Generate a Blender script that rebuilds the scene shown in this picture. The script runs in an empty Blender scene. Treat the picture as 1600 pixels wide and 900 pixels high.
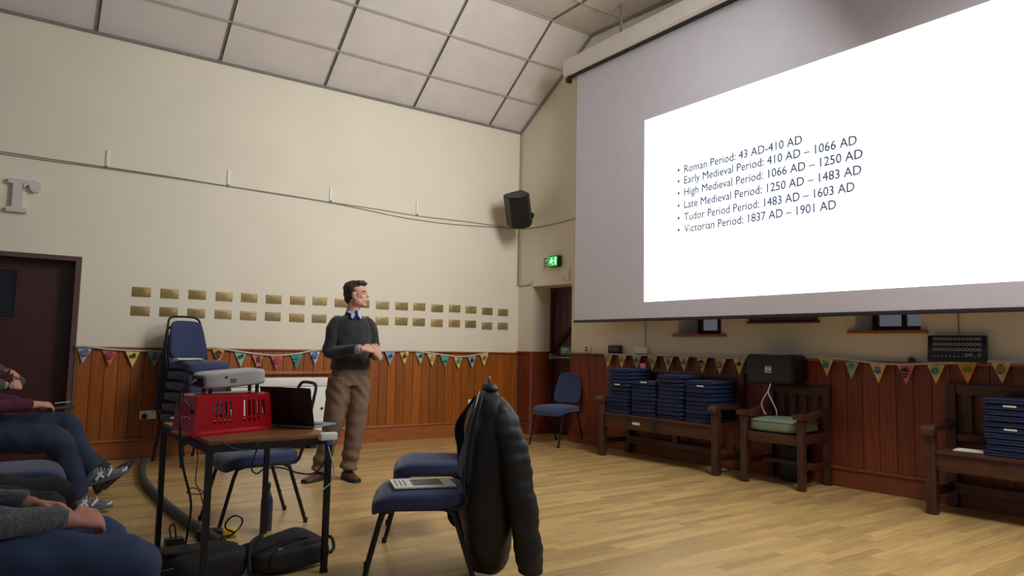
import bpy, bmesh, math, random
from mathutils import Vector, Matrix, noise
random.seed(7)
V=Vector; PI=math.pi
scn=bpy.context.scene
COL=scn.collection
# ------------------------------------------------------------------ camera
FPX=1086.02; YAW=0.612557; PITCH=0.083875; ROLL=0.019684
CAM=V((-5.7732,-8.0478,1.2))
fw=V((math.sin(YAW)*math.cos(PITCH),math.cos(YAW)*math.cos(PITCH),math.sin(PITCH)))
r0=V((math.cos(YAW),-math.sin(YAW),0)); u0=r0.cross(fw)
rt=r0*math.cos(ROLL)+u0*math.sin(ROLL); up=-r0*math.sin(ROLL)+u0*math.cos(ROLL)
cd=bpy.data.cameras.new('camera'); co=bpy.data.objects.new('camera',cd); COL.objects.link(co)
cd.sensor_width=36; cd.lens=36*FPX/1600; cd.clip_end=60; cd.clip_start=.05
M=Matrix((rt,up,-fw)).transposed().to_4x4(); M.translation=CAM; co.matrix_world=M
scn.camera=co
WA=0.085                                   # the screen wall is not quite square to the side wall
WN=V((-math.cos(WA),-math.sin(WA),0)); WU=V((math.sin(WA),-math.cos(WA),0))
def ray(x,y): return rt*((x-800)/FPX)-up*((y-450)/FPX)+fw
def hit(x,y,n,q):
    d=ray(x,y); n=V(n); return CAM+d*((V(q)-CAM).dot(n)/d.dot(n))
def F(x,y,z=0): return hit(x,y,(0,0,1),(0,0,z))         # surveyed point on a level surface
def P(x,y,Y): return hit(x,y,(0,1,0),(0,Y,0))           # surveyed point in an upright plane parallel to the side wall
def WB(s,d,z): return WU*s+WN*d+V((0,0,z))              # along / out from / up the screen wall
def WBp(x,y,d=0):
    q=hit(x,y,WN,WN*d); return (q.dot(WU),q.z)
WBM=Matrix((WU,WN,V((0,0,1)))).transposed().to_4x4()    # local x along wall, y out into the room, z up

# ------------------------------------------------------------------ materials
def lin(h):
    h=h.lstrip('#'); o=[]
    for i in (0,2,4):
        c=int(h[i:i+2],16)/255; o.append(c/12.92 if c<=.04045 else ((c+.055)/1.055)**2.4)
    return tuple(o)+(1,)
def sc(c,k): return tuple(min(1,x*k) for x in c[:3])+(1,)
_m={}
def mat(name,col,rough=.6,metal=0,var=.12,vs=6,bump=0,bs=120,stretch=(1,1,1),spec=.5,emit=None,es=1,alpha=None,sheen=0,coat=0,trans=0):
    if name in _m: return _m[name]
    m=bpy.data.materials.new(name); m.use_nodes=True; nt=m.node_tree; N=nt.nodes; L=nt.links
    b=N['Principled BSDF']; c=lin(col) if isinstance(col,str) else col
    b.inputs['Roughness'].default_value=rough; b.inputs['Metallic'].default_value=metal
    b.inputs['Specular IOR Level'].default_value=spec
    if sheen: b.inputs['Sheen Weight'].default_value=sheen
    if coat: b.inputs['Coat Weight'].default_value=coat; b.inputs['Coat Roughness'].default_value=.15
    if trans: b.inputs['Transmission Weight'].default_value=trans
    tc=N.new('ShaderNodeTexCoord'); mp=N.new('ShaderNodeMapping'); mp.inputs['Scale'].default_value=stretch
    L.new(tc.outputs['Object'],mp.inputs['Vector'])
    nz=N.new('ShaderNodeTexNoise'); nz.inputs['Scale'].default_value=vs; nz.inputs['Detail'].default_value=5
    L.new(mp.outputs[0],nz.inputs['Vector'])
    rp=N.new('ShaderNodeValToRGB'); rp.color_ramp.elements[0].position=.3; rp.color_ramp.elements[1].position=.7
    rp.color_ramp.elements[0].color=sc(c,1-var); rp.color_ramp.elements[1].color=sc(c,1+var)
    L.new(nz.outputs['Fac'],rp.inputs[0]); L.new(rp.outputs[0],b.inputs['Base Color'])
    if bump:
        n2=N.new('ShaderNodeTexNoise'); n2.inputs['Scale'].default_value=bs; n2.inputs['Detail'].default_value=3
        L.new(mp.outputs[0],n2.inputs['Vector'])
        bp=N.new('ShaderNodeBump'); bp.inputs['Strength'].default_value=bump; bp.inputs['Distance'].default_value=.01
        L.new(n2.outputs['Fac'],bp.inputs['Height']); L.new(bp.outputs[0],b.inputs['Normal'])
    if emit:
        b.inputs['Emission Color'].default_value=lin(emit); b.inputs['Emission Strength'].default_value=es
    _m[name]=m; return m
def boards(name,col,width,axis,rough=.45,dark=.55,grain=(60,60,2.5),length=0):
    """timber boards: a tone per board, long grain and scattered knots"""
    m=bpy.data.materials.new(name); m.use_nodes=True; nt=m.node_tree; N=nt.nodes; L=nt.links
    b=N['Principled BSDF']; b.inputs['Roughness'].default_value=rough
    c=lin(col); tc=N.new('ShaderNodeTexCoord'); sx=N.new('ShaderNodeSeparateXYZ'); L.new(tc.outputs['Object'],sx.inputs[0])
    def mth(op,a,bv=None):
        n=N.new('ShaderNodeMath'); n.operation=op
        for i,q in enumerate((a,bv)):
            if q is None: continue
            if isinstance(q,(int,float)): n.inputs[i].default_value=q
            else: L.new(q,n.inputs[i])
        return n.outputs[0]
    idx=mth('FLOOR',mth('DIVIDE',sx.outputs[axis],width))
    along={0:1,1:0}[axis]
    v=N.new('ShaderNodeCombineXYZ'); L.new(idx,v.inputs[0])
    w0=N.new('ShaderNodeTexWhiteNoise'); w0.noise_dimensions='1D'; L.new(idx,w0.inputs['W'])
    if length:
        off=mth('ADD',mth('DIVIDE',sx.outputs[along],length),mth('MULTIPLY',w0.outputs['Value'],7.3))
        L.new(mth('FLOOR',off),v.inputs[1])
    wn=N.new('ShaderNodeTexWhiteNoise'); wn.noise_dimensions='2D'; L.new(v.outputs[0],wn.inputs['Vector'])
    mp=N.new('ShaderNodeMapping'); mp.inputs['Scale'].default_value=grain; L.new(tc.outputs['Object'],mp.inputs['Vector'])
    sh=N.new('ShaderNodeVectorMath'); sh.operation='ADD'; L.new(mp.outputs[0],sh.inputs[0]); L.new(wn.outputs['Color'],sh.inputs[1])
    sh2=N.new('ShaderNodeVectorMath'); sh2.operation='MULTIPLY_ADD'; L.new(wn.outputs['Color'],sh2.inputs[0]); sh2.inputs[1].default_value=(30,30,30); L.new(mp.outputs[0],sh2.inputs[2])
    nz=N.new('ShaderNodeTexNoise'); nz.inputs['Scale'].default_value=1; nz.inputs['Detail'].default_value=6; nz.inputs['Roughness'].default_value=.6; L.new(sh2.outputs[0],nz.inputs['Vector'])
    rp=N.new('ShaderNodeValToRGB'); e=rp.color_ramp.elements; e[0].position=.25; e[0].color=sc(c,dark); e[1].position=.75; e[1].color=sc(c,1.25)
    L.new(nz.outputs['Fac'],rp.inputs[0])
    hv=N.new('ShaderNodeHueSaturation'); L.new(rp.outputs[0],hv.inputs['Color'])
    val=mth('ADD',mth('MULTIPLY',wn.outputs['Value'],.42),.79); L.new(val,hv.inputs['Value'])
    L.new(hv.outputs[0],b.inputs['Base Color'])
    bp=N.new('ShaderNodeBump'); bp.inputs['Strength'].default_value=.12; bp.inputs['Distance'].default_value=.004
    L.new(nz.outputs['Fac'],bp.inputs['Height']); L.new(bp.outputs[0],b.inputs['Normal'])
    m['_bsdf']=1
    return m
# ------------------------------------------------------------------ mesh helpers
def nb(): return bmesh.new()
def obj(name,bm,m,parent=None,smooth=True,angle=40,M=None):
    if M is not None: bm.transform(M)
    bmesh.ops.recalc_face_normals(bm,faces=bm.faces[:])
    me=bpy.data.meshes.new(name); bm.to_mesh(me); bm.free()
    if smooth:
        me.polygons.foreach_set('use_smooth',[True]*len(me.polygons))
        try: me.set_sharp_from_angle(angle=math.radians(angle))
        except Exception: pass
    me.materials.append(m)
    o=bpy.data.objects.new(name,me); COL.objects.link(o)
    if parent: o.parent=parent
    return o
def tag(o,label=None,cat=None,group=None,kind=None):
    if label: o['label']=label
    if cat: o['category']=cat
    if group: o['group']=group
    if kind: o['kind']=kind
    return o
def thing(name,label,cat,loc=(0,0,0),rz=0,group=None):
    o=bpy.data.objects.new(name,None); COL.objects.link(o); o.empty_display_size=.1
    o.location=loc; o.rotation_euler=(0,0,rz); return tag(o,label,cat,group)
def struct(name,bm,m,parent=None,M=None,smooth=False):
    o=obj(name,bm,m,parent,smooth=smooth,M=M)
    if not parent: o['kind']='structure'
    return o
def kids(o): return [c for c in COL.objects if c.parent==o]
def dup(root,label=None,loc=None,rz=None,group=None):
    r=root.copy(); COL.objects.link(r)
    if loc is not None: r.location=loc
    if rz is not None: r.rotation_euler=(0,0,rz)
    if label: r['label']=label
    if group: r['group']=group
    for ch in kids(root):
        c=ch.copy(); COL.objects.link(c); c.parent=r
        for g in kids(ch):
            d=g.copy(); COL.objects.link(d); d.parent=c
    return r
def box(bm,c,s,M=None,bev=0,seg=2):
    g=bmesh.ops.create_cube(bm,size=1)['verts']
    T=Matrix.Translation(V(c))@Matrix.Diagonal((s[0],s[1],s[2],1))
    bmesh.ops.transform(bm,matrix=T,verts=g)
    if bev:
        ed=list({e for v in g for e in v.link_edges})
        res=bmesh.ops.bevel(bm,geom=ed,offset=bev,segments=seg,affect='EDGES',profile=.5)
        g=list({v for f in res['faces'] for v in f.verts}|{v for v in g if v.is_valid})
    if M is not None: bmesh.ops.transform(bm,matrix=M,verts=g)
    return g
def span(bm,a,b,bev=0,M=None):
    a=V(a);b=V(b); return box(bm,(a+b)/2,[abs(b[i]-a[i]) for i in range(3)],M,bev)
def rbox(bm,c,s,p=5,div=8,M=None,fn=None):
    """rounded cushion-like block"""
    n0=len(bm.verts); t=nb(); bmesh.ops.create_cube(t,size=2)
    bmesh.ops.subdivide_edges(t,edges=t.edges[:],cuts=div,use_grid_fill=True)
    for v in t.verts:
        q=v.co.copy(); k=(abs(q.x)**p+abs(q.y)**p+abs(q.z)**p)**(1/p); q/=k
        q=V((q.x*s[0]/2,q.y*s[1]/2,q.z*s[2]/2))
        if fn: q=fn(q)
        q=q+V(c)
        if M is not None: q=M@q
        v.co=q
    me=bpy.data.meshes.new('t'); t.to_mesh(me); t.free(); bm.from_mesh(me); bpy.data.meshes.remove(me)
def ell(bm,c,r,M3=None,sub=3):
    g=bmesh.ops.create_icosphere(bm,subdivisions=sub,radius=1)['verts']
    for v in g:
        q=V((v.co.x*r[0],v.co.y*r[1],v.co.z*r[2]))
        if M3 is not None: q=M3@q
        v.co=q+V(c)
    return g
def crom(pts,n):
    pts=[V(p) for p in pts]; out=[]
    if len(pts)<3:
        return [pts[0].lerp(pts[-1],i/n) for i in range(n+1)]
    e=[pts[0]*2-pts[1]]+pts+[pts[-1]*2-pts[-2]]
    for i in range(1,len(e)-2):
        a,b,c,d=e[i-1:i+3]
        for k in range(n):
            t=k/n; out.append(.5*((2*b)+(c-a)*t+(2*a-5*b+4*c-d)*t*t+(3*b-a-3*c+d)*t**3))
    out.append(pts[-1]); return out
def tube(bm,pts,r,seg=8,n=0,ref=None):
    """tube along points; r: number, list of numbers or of (width,depth) pairs given per control point"""
    pts=[V(p) for p in pts]; k=len(pts)
    rs=[(q,q) if isinstance(q,(int,float)) else tuple(q) for q in (r if isinstance(r,list) else [r]*k)]
    if n:
        rr=crom([V((a,b,0)) for a,b in rs],n); pts=crom(pts,n); rs=[(max(q.x,1e-4),max(q.y,1e-4)) for q in rr]
    rings=[]; x=None
    for i,p in enumerate(pts):
        t=(pts[min(i+1,len(pts)-1)]-pts[max(i-1,0)])
        t=t.normalized() if t.length>1e-9 else V((0,0,1))
        if x is None:
            x=V(ref) if ref is not None else (V((0,0,1)) if abs(t.z)<.9 else V((1,0,0)))
        elif ref is not None: x=V(ref)
        x=x-t*x.dot(t)
        x=x.normalized() if x.length>1e-6 else t.orthogonal().normalized()
        y=t.cross(x)
        rings.append([bm.verts.new(p+x*(math.cos(2*PI*j/seg)*rs[i][0])+y*(math.sin(2*PI*j/seg)*rs[i][1])) for j in range(seg)])
    skin(bm,rings); return rings
def skin(bm,rings,cap=True):
    s=len(rings[0])
    for a,b in zip(rings,rings[1:]):
        for j in range(s): bm.faces.new((a[j],a[(j+1)%s],b[(j+1)%s],b[j]))
    if cap:
        bm.faces.new(rings[0][::-1]); bm.faces.new(rings[-1])
def loft(bm,secs,seg=24,p=2.3):
    """secs: (centre, half-width vector, half-depth vector)"""
    R=[]
    for c,a,b in secs:
        ring=[]
        for j in range(seg):
            t=2*PI*j/seg; cs,sn=math.cos(t),math.sin(t)
            ring.append(bm.verts.new(V(c)+V(a)*(math.copysign(abs(cs)**(2/p),cs))+V(b)*(math.copysign(abs(sn)**(2/p),sn))))
        R.append(ring)
    skin(bm,R)
def lathe(bm,prof,c=(0,0,0),seg=20,M=None):
    R=[]
    for r,z in prof:
        R.append([bm.verts.new(((M@V((math.cos(2*PI*j/seg)*r,math.sin(2*PI*j/seg)*r,z))) if M is not None else V((math.cos(2*PI*j/seg)*r,math.sin(2*PI*j/seg)*r,z)))+V(c)) for j in range(seg)])
    skin(bm,R)
def prism(bm,poly,d0,d1,M=None):
    """poly in local x,z; extruded along local y from d0 to d1"""
    a=[bm.verts.new((M@V((x,d0,z))) if M is not None else V((x,d0,z))) for x,z in poly]
    b=[bm.verts.new((M@V((x,d1,z))) if M is not None else V((x,d1,z))) for x,z in poly]
    n=len(poly); bm.faces.new(a); bm.faces.new(b[::-1])
    for i in range(n): bm.faces.new((a[i],b[i],b[(i+1)%n],a[(i+1)%n]))
def disc(c,rx,rz,n=18,a0=0,a1=2*PI):
    return [(c[0]+rx*math.cos(a0+(a1-a0)*i/n),c[1]+rz*math.sin(a0+(a1-a0)*i/n)) for i in range(n if a1-a0>6.28 else n+1)]
def bake(o,voxel=None,smooth=0,sub=0,wr=0,wrs=14,solid=0,fn=None):
    if solid: md=o.modifiers.new('s','SOLIDIFY'); md.thickness=solid; md.offset=0
    if voxel: md=o.modifiers.new('r','REMESH'); md.mode='VOXEL'; md.voxel_size=voxel; md.use_smooth_shade=True
    if smooth: md=o.modifiers.new('m','SMOOTH'); md.iterations=smooth; md.factor=.5
    if sub: md=o.modifiers.new('u','SUBSURF'); md.levels=sub; md.render_levels=sub
    dg=bpy.context.evaluated_depsgraph_get(); me=bpy.data.meshes.new_from_object(o.evaluated_get(dg))
    o.modifiers.clear(); old=o.data; mats=list(old.materials); o.data=me; me.materials.clear()
    for q in mats: me.materials.append(q)
    bpy.data.meshes.remove(old)
    if wr or fn:
        me.update(); ns=[n.vector.copy() for n in me.vertex_normals]
        for v in me.vertices:
            if fn: v.co=v.co+ns[v.index]*fn(v.co)
            if wr: v.co=v.co+ns[v.index]*(wr*noise.noise(v.co*wrs))
        me.update()
    me.polygons.foreach_set('use_smooth',[True]*len(me.polygons))
    return o
def text_mesh(s,size=1,off=0):
    cu=bpy.data.curves.new('t','FONT'); cu.body=s; cu.size=size; cu.resolution_u=3; cu.offset=off
    o=bpy.data.objects.new('t',cu); COL.objects.link(o)
    dg=bpy.context.evaluated_depsgraph_get(); me=bpy.data.meshes.new_from_object(o.evaluated_get(dg))
    bm=nb(); bm.from_mesh(me); bpy.data.objects.remove(o); bpy.data.curves.remove(cu); bpy.data.meshes.remove(me)
    return bm
def grid_panel(bm,xs,zs,holes,y0,y1,M):
    """flat wall slab with rectangular openings"""
    xs=sorted(set([round(x,4) for x in xs]+[round(h[i],4) for h in holes for i in (0,1)])); zs=sorted(set([round(z,4) for z in zs]+[round(h[i],4) for h in holes for i in (2,3)]))
    for a,b in zip(xs,xs[1:]):
        for c,d in zip(zs,zs[1:]):
            if any(h[0]-1e-4<=a and b<=h[1]+1e-4 and h[2]-1e-4<=c and d<=h[3]+1e-4 for h in holes): continue
            span(bm,(a,y0,c),(b,y1,d),M=M)
    bmesh.ops.remove_doubles(bm,verts=bm.verts[:],dist=1e-5)
I4=Matrix.Identity(4)
def Rz(a): return Matrix.Rotation(a,4,'Z')
def Rx(a): return Matrix.Rotation(a,4,'X')
def Ry(a): return Matrix.Rotation(a,4,'Y')
def Tr(*a): return Matrix.Translation(V(a))

WBR=Matrix((-WU,WN,V((0,0,1)))).transposed().to_4x4()
def wbset(o):
    o.data.transform(Matrix.Diagonal((-1,1,1,1))); o.data.flip_normals(); o.matrix_world=WBR
SLIDE_E=2.4
def rootM(o):
    while o.parent: o=o.parent
    return Matrix.Translation(o.location)@o.rotation_euler.to_matrix().to_4x4()
def wp(name,bm,m,root,**k):
    """a part modelled in world position, stored relative to its thing"""
    return obj(name,bm,m,root,M=rootM(root).inverted(),**k)
# ------------------------------------------------------------------ palette
m_wall=mat('cream_emulsion','#e4dac4',.75,var=.03,vs=1.3,bump=.06,bs=60)
m_reveal=m_wall
m_tile=mat('mineral_fibre_tile','#e0d6d0',.9,var=.05,vs=3,bump=.15,bs=90)
m_tee=mat('ceiling_tee','#b9b0a8',.6,var=.05)
m_teed=mat('ceiling_tee_dark','#8d857e',.7,var=.1)
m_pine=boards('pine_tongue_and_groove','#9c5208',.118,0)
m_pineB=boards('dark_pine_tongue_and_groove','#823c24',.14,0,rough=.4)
m_cap=mat('stained_pine_rail','#9a5424',.4,var=.2,vs=3,stretch=(2,20,20))
m_floor=boards('hardwood_strip_floor','#b6955f',.07,1,rough=.36,dark=.74,grain=(3,70,1),length=.55)
m_floor.node_tree.nodes['Principled BSDF'].inputs['Coat Weight'].default_value=.35; m_floor.node_tree.nodes['Principled BSDF'].inputs['Coat Roughness'].default_value=.28
m_maroon=mat('maroon_gloss_paint','#43201e',.35,var=.12)
m_maroonB=mat('maroon_door_paint','#4a2026',.4,var=.12)
m_glassd=mat('dark_door_glass','#14181c',.1,var=.05)
m_brass=mat('aged_brass','#9c8350',.5,metal=.35,var=.16,vs=30)
m_brassd=mat('engraved_brass','#5f4d29',.5,var=.1)
m_white=mat('white_painted_metal','#e4e0d6',.45,var=.03)
m_plastic=mat('white_plastic','#e6e4df',.4,var=.02)
m_black=mat('black_plastic','#141417',.45,var=.15)
m_blacksoft=mat('black_nylon','#121114',.75,var=.25,bump=.25,bs=160)
m_steel=mat('black_steel_tube','#17181c',.4,metal=.2,var=.15)
m_blue=mat('blue_upholstery','#29345a',.85,var=.1,vs=30,bump=.25,bs=300,sheen=.25)
m_pad=mat('navy_vinyl_pad','#182445',.6,var=.2,vs=10,bump=.1,bs=40)
m_oak=mat('dark_stained_oak','#43261a',.42,var=.3,vs=4,stretch=(8,8,1.5),bump=.08,bs=60)
m_oakh=mat('dark_oak_along','#48291b',.38,var=.3,vs=4,stretch=(1.5,8,8))
m_red=mat('red_plastic','#a80412',.28,var=.06,spec=.5)
m_paper=mat('white_paper','#dedbd4',.7,var=.05)
m_print=mat('grey_print','#6f6d6a',.8,var=.3,vs=60)
m_screen=mat('matt_projection_fabric','#cfcad2',.9,var=.02)
m_skin=mat('skin_fair','#c79080',.55,var=.08,vs=25,spec=.35)
m_skin2=mat('skin_ruddy','#bd8070',.55,var=.14,vs=30,spec=.35)
# ------------------------------------------------------------------ shell
b=nb(); span(b,(-8.5,-10.5,-.12),(1.2,.3,0)); struct('floor',b,m_floor)
DX0,DX1,DZ=-6.32,-5.325,2.0
b=nb(); grid_panel(b,(-8.5,.25),(0,5.6),[(DX0,DX1,0,DZ)],0,.32,I4); struct('wall_left',b,m_wall)
DS0,DS1,DBZ=.30,1.075,2.04
WIN=[(2.765,3.31,1.375,2.5),(4.70,5.245,1.405,2.5)]
b=nb(); grid_panel(b,(.0,7.2),(0,5.6),[(DS0,DS1,0,DBZ)]+WIN,-.5,0,WBM); struct('wall_right',b,m_wall)
b=nb()
for s0,s1 in ((DS0,DS1),):
    span(b,(s0-.02,-.52,0),(s1+.02,-.44,DBZ+.05),M=WBM)
struct('wall_back',b,m_maroonB)
# ceiling: raked margin then level field, lay-in tiles on tees
SA=math.atan2(1.0,1.40); ZE,YF,ZF=4.30,-1.40,5.30
sd=V((0,-math.cos(SA),math.sin(SA))); SL=math.hypot(1.40,1.0)
sn=V((0,-math.sin(SA),-math.cos(SA)))     # points into the room
xs=[-8.95,-7.75,-6.55,-5.34,-4.15,-2.95,-1.75,-.56,.64]
rows=[0,.515,1.118,SL]
def ctile(bm,o,ax,ay,a0,a1,b0,b1,nn):
    g=.006; j=random.uniform(0,.004)
    c=[o+ax*x+ay*y+nn*(-.012-j) for x,y in ((a0+g,b0+g),(a1-g,b0+g),(a1-g,b1-g),(a0+g,b1-g))]
    lo=[bm.verts.new(q) for q in c]; hi=[bm.verts.new(q-nn*.02) for q in c]
    bm.faces.new(lo); bm.faces.new(hi[::-1])
    for i in range(4): bm.faces.new((lo[i],hi[i],hi[(i+1)%4],lo[(i+1)%4]))
b=nb(); X=V((1,0,0)); dn=V((0,0,-1)); OS=V((0,0,ZE)); OF=V((0,YF,ZF)); fd=V((0,-1,0))
frows=[0,.56,1.20,1.80,2.40,3.0,3.6,4.2,4.8,5.4,6.0,6.6,7.2,7.8,8.4,9.0]
for x0,x1 in zip(xs,xs[1:]):
    for r0_,r1_ in zip(rows,rows[1:]): ctile(b,OS,X,sd,x0,x1,r0_,r1_,sn)
    for r0_,r1_ in zip(frows,frows[1:]): ctile(b,OF,X,fd,x0,x1,r0_,r1_,dn)
# backing board above the tiles
for (o,ay,L_,nn) in ((OS,sd,SL,sn),(OF,fd,9.0,dn)):
    c=[o+X*x+ay*y-nn*.045 for x,y in ((xs[0],0),(xs[-1],0),(xs[-1],L_),(xs[0],L_))]
    b.faces.new([b.verts.new(q) for q in c])
struct('ceiling',b,m_tile)
def bar(bm,p0,p1,w,t,nn):
    d=(p1-p0).normalized(); s=d.cross(nn).normalized(); R=[]
    for q in (p0,p1): R.append([bm.verts.new(q+s*w/2-nn*.02),bm.verts.new(q-s*w/2-nn*.02),bm.verts.new(q-s*w/2+nn*t),bm.verts.new(q+s*w/2+nn*t)])
    skin(bm,R)
b=nb()
for r_ in rows[1:]: bar(b,OS+X*xs[0]+sd*r_,OS+X*.4+sd*r_,.022,.002,sn)
for r_ in frows[1:]: bar(b,OF+X*xs[0]+fd*r_,OF+X*.64+fd*r_,.022,.002,dn)
struct('trim_1',b,m_tee)
b=nb()
for x in xs[1:]:
    for k in (-.009,.009):
        bar(b,OS+X*(x+k),OS+X*(x+k)+sd*SL,.006,.002,sn); bar(b,OF+X*(x+k),OF+X*(x+k)+fd*9,.006,.002,dn)
bar(b,OS+X*xs[0]+V((0,-.012,-.01)),OS+V((.0,-.012,-.01)),.02,.012,sn)
# angle along the gable
for s0,z0,s1,z1 in ((0,ZE,1.40,ZF),(1.40,ZF,7.0,ZF)):
    p0=WB(s0,.012,z0-.012); p1=WB(s1,.012,z1-.012); bar(b,p0,p1,.03,.012,V((0,0,-1)))
struct('trim_2',b,m_teed)
# dado: boards, cap, skirting
def dado(name,x0,x1,w,M,m,top=1.10,d=.022):
    b=nb(); x=x0
    while x<x1-.01:
        e=min(x1,(math.floor(x/w+1e-6)+1)*w)
        vs=span(b,(x+.0015,0,.17),(e-.0015,d,top),bev=.0045,M=M); x=e
    span(b,(x0,0,.15),(x1,d*.45,top),M=M)
    return b
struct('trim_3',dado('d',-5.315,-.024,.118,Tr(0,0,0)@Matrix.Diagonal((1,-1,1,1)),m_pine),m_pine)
b=nb(); span(b,(-5.32,-.045,1.098),(-.02,0,1.118),bev=.005); struct('trim_4',b,m_cap)
b=nb(); span(b,(-5.315,-.03,0),(-.02,0,.165),bev=.004); span(b,(-5.315,-.042,.165),(-.02,0,.195),bev=.01); struct('baseboard_left',b,m_cap)
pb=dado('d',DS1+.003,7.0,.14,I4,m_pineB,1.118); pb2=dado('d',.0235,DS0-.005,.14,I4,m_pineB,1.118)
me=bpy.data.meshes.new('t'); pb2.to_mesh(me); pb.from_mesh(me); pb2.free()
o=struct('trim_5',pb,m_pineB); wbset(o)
b=nb()
span(b,(DS1,0,1.118),(7.0,.07,1.136),bev=.005); span(b,(.024,0,1.118),(DS0,.045,1.136),bev=.005)
o=struct('trim_6',b,m_cap); wbset(o)
b=nb()
span(b,(DS1+.003,0,0),(7.0,.035,.15),bev=.004); span(b,(DS1+.003,0,.15),(7.0,.05,.18),bev=.012); span(b,(.03,0,0),(DS0-.005,.03,.165),bev=.005)
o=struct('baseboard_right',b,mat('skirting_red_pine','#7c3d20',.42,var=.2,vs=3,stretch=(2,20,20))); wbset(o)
b=nb(); span(b,(DS0-.0005,-.43,0),(DS0+.022,0,1.118),M=WBM); span(b,(DS0-.0005,-.43,1.118),(DS0+.03,-.001,1.136),M=WBM)
struct('trim_7',b,m_pineB)
# left door: frame lining, leaf with dark glazed panel
b=nb()
span(b,(DX1-.05,.0,0),(DX1,.30,DZ)); span(b,(DX0,.0,0),(DX0+.05,.30,DZ)); span(b,(DX0+.05,.0,DZ-.045),(DX1-.05,.30,DZ))
dr=tag(struct('door_1',b,mat('door_lining_brown','#5a3c36',.5,var=.1)))
b=nb(); grid_panel(b,(DX0+.05,DX1-.05),(.005,DZ-.045),[(-6.17,-5.84,1.38,1.84)],.17,.22,I4)
lf=struct('door_leaf',b,m_maroon,dr)
b=nb(); span(b,(-6.17,.185,1.38),(-5.84,.20,1.84)); struct('door_glass',b,m_glassd,dr)
b=nb()
for a,c in (((-6.19,.16,1.36),(-6.17,.17,1.86)),((-5.84,.16,1.36),(-5.82,.17,1.86)),((-6.17,.16,1.36),(-5.84,.17,1.38)),((-6.17,.16,1.84),(-5.84,.17,1.86))): span(b,a,c)
struct('glazing_bead',b,m_maroon,dr)
# exit door in the screen wall, set back in a reveal
M=WBM
b=nb(); y0,y1=-.42,-.34
span(b,(DS0+.0,y0,0),(DS0+.05,y1,DBZ),M=M); span(b,(DS1-.05,y0,0),(DS1,y1,DBZ),M=M); span(b,(DS0+.05,y0,DBZ-.06),(DS1-.05,y1,DBZ),M=M)
dr=struct('door_2',b,m_maroonB)
b=nb(); span(b,(DS0+.05,-.41,.01),(DS1-.05,-.37,DBZ-.06),M=M)
for k in range(5): span(b,(DS0+.06+k*.132,-.372,.02),(DS0+.06+k*.132+.122,-.362,DBZ-.08),M=M,bev=.003)
struct('door_leaf',b,m_maroonB,dr)
b=nb(); 
pq=[WB(DS0+.09,-.33,1.17),WB(DS1-.03,-.33,1.74)]
dd=(pq[1]-pq[0]).normalized(); tube(b,[pq[0]-dd*.05,pq[1]+dd*.05],.022,seg=4); struct('brace',b,mat('dark_brace','#2c1416',.5),dr)
b=nb(); tube(b,[WB(DS0+.06,-.28,1.06),WB(DS1-.02,-.28,1.06)],.013); span(b,(DS0+.06,-.36,1.03),(DS0+.12,-.27,1.11),M=M); span(b,(DS1-.09,-.36,1.03),(DS1-.03,-.27,1.11),M=M)
struct('push_bar',b,mat('brushed_bar','#9a9a9c',.35,metal=.6,var=.05),dr)
NS=WBp(876,556,-.36)[0]-(DS1-.30)
b=nb(); span(b,(DS1-.30+NS,-.362,1.10),(DS1-.09+NS,-.355,1.21),M=M); sg=struct('door_notice',b,mat('green_notice','#2a8a70',.5,var=.05),dr)
b=nb()
for k,(a,c,z) in enumerate(((.02,.13,1.18),(.02,.17,1.155),(.02,.10,1.13))): span(b,(DS1-.30+NS+a,-.3555,z),(DS1-.30+NS+c,-.3535,z+.012),M=M)
struct('notice_lettering',b,m_plastic,sg)
# windows behind the screen: deep reveals, oak frames, sills
m_pane=mat('glowing_window_pane','#8d8f9a',.35,var=.05,emit='#8a8c9a',es=.30)  # faint emission in the pane stands in for dim daylight outside
for k,(s0,s1,z0,z1) in enumerate(WIN):
    b=nb(); f0,f1=-.44,-.37; w=.05
    for a,c in (((s0,f0,z0),(s0+w,f1,z1)),((s1-w,f0,z0),(s1,f1,z1)),((s0+w,f0,z0),(s1-w,f1,z0+w)),((s0+w,f0,z1-w),(s1-w,f1,z1)),(((s0+s1)/2-.02,f0,z0+w),((s0+s1)/2+.02,f1,z1-w))): span(b,a,c,M=M,bev=.004)
    wo=struct('window_%d'%(k+1),b,m_oakh)
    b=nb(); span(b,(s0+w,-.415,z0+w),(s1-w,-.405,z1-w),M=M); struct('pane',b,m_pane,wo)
    b=nb(); span(b,(s0-.05,-.36,z0-.028),(s1+.06,.06,z0),M=M,bev=.006); struct('sill',b,m_cap,wo)
# ------------------------------------------------------------------ projection screen
SX=-.20
R=thing('projector_screen','large pull-down projection screen showing a lit slide of dated historical periods','projection screen',(SX,-3.9,1.52))
L0=R.location.copy()
def pw(bm): bm.transform(Matrix.Translation(-L0)); return bm
b=nb(); span(b,(-.004+SX,-6.55,1.535),(.0+SX,-1.475,4.72)); obj('screen_fabric',pw(b),m_screen,R,False)
b=nb(); span(b,(SX-.012,-6.6,1.505),(SX+.012,-1.465,1.538),bev=.005); obj('bottom_bar',pw(b),mat('dark_weight_bar','#26232c',.5),R)
b=nb()
prism(b,[(-.31,4.68),(-.285,4.655),(-.10,4.655),(-.10,4.87),(-.30,4.87),(-.31,4.86)],-6.7,-1.315)
obj('casing',pw(b),mat('casing_white','#dcd6cc',.5,var=.03),R,False)
b=nb(); span(b,(-.25,-1.33,4.60),(-.17,-1.30,4.66)); span(b,(-.27,-6.6,4.645),(-.19,-1.36,4.656)); obj('casing_shade_and_bracket',pw(b),m_black,R,False)  # small end bracket, and a black strip painting the shadow line under the casing
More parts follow.
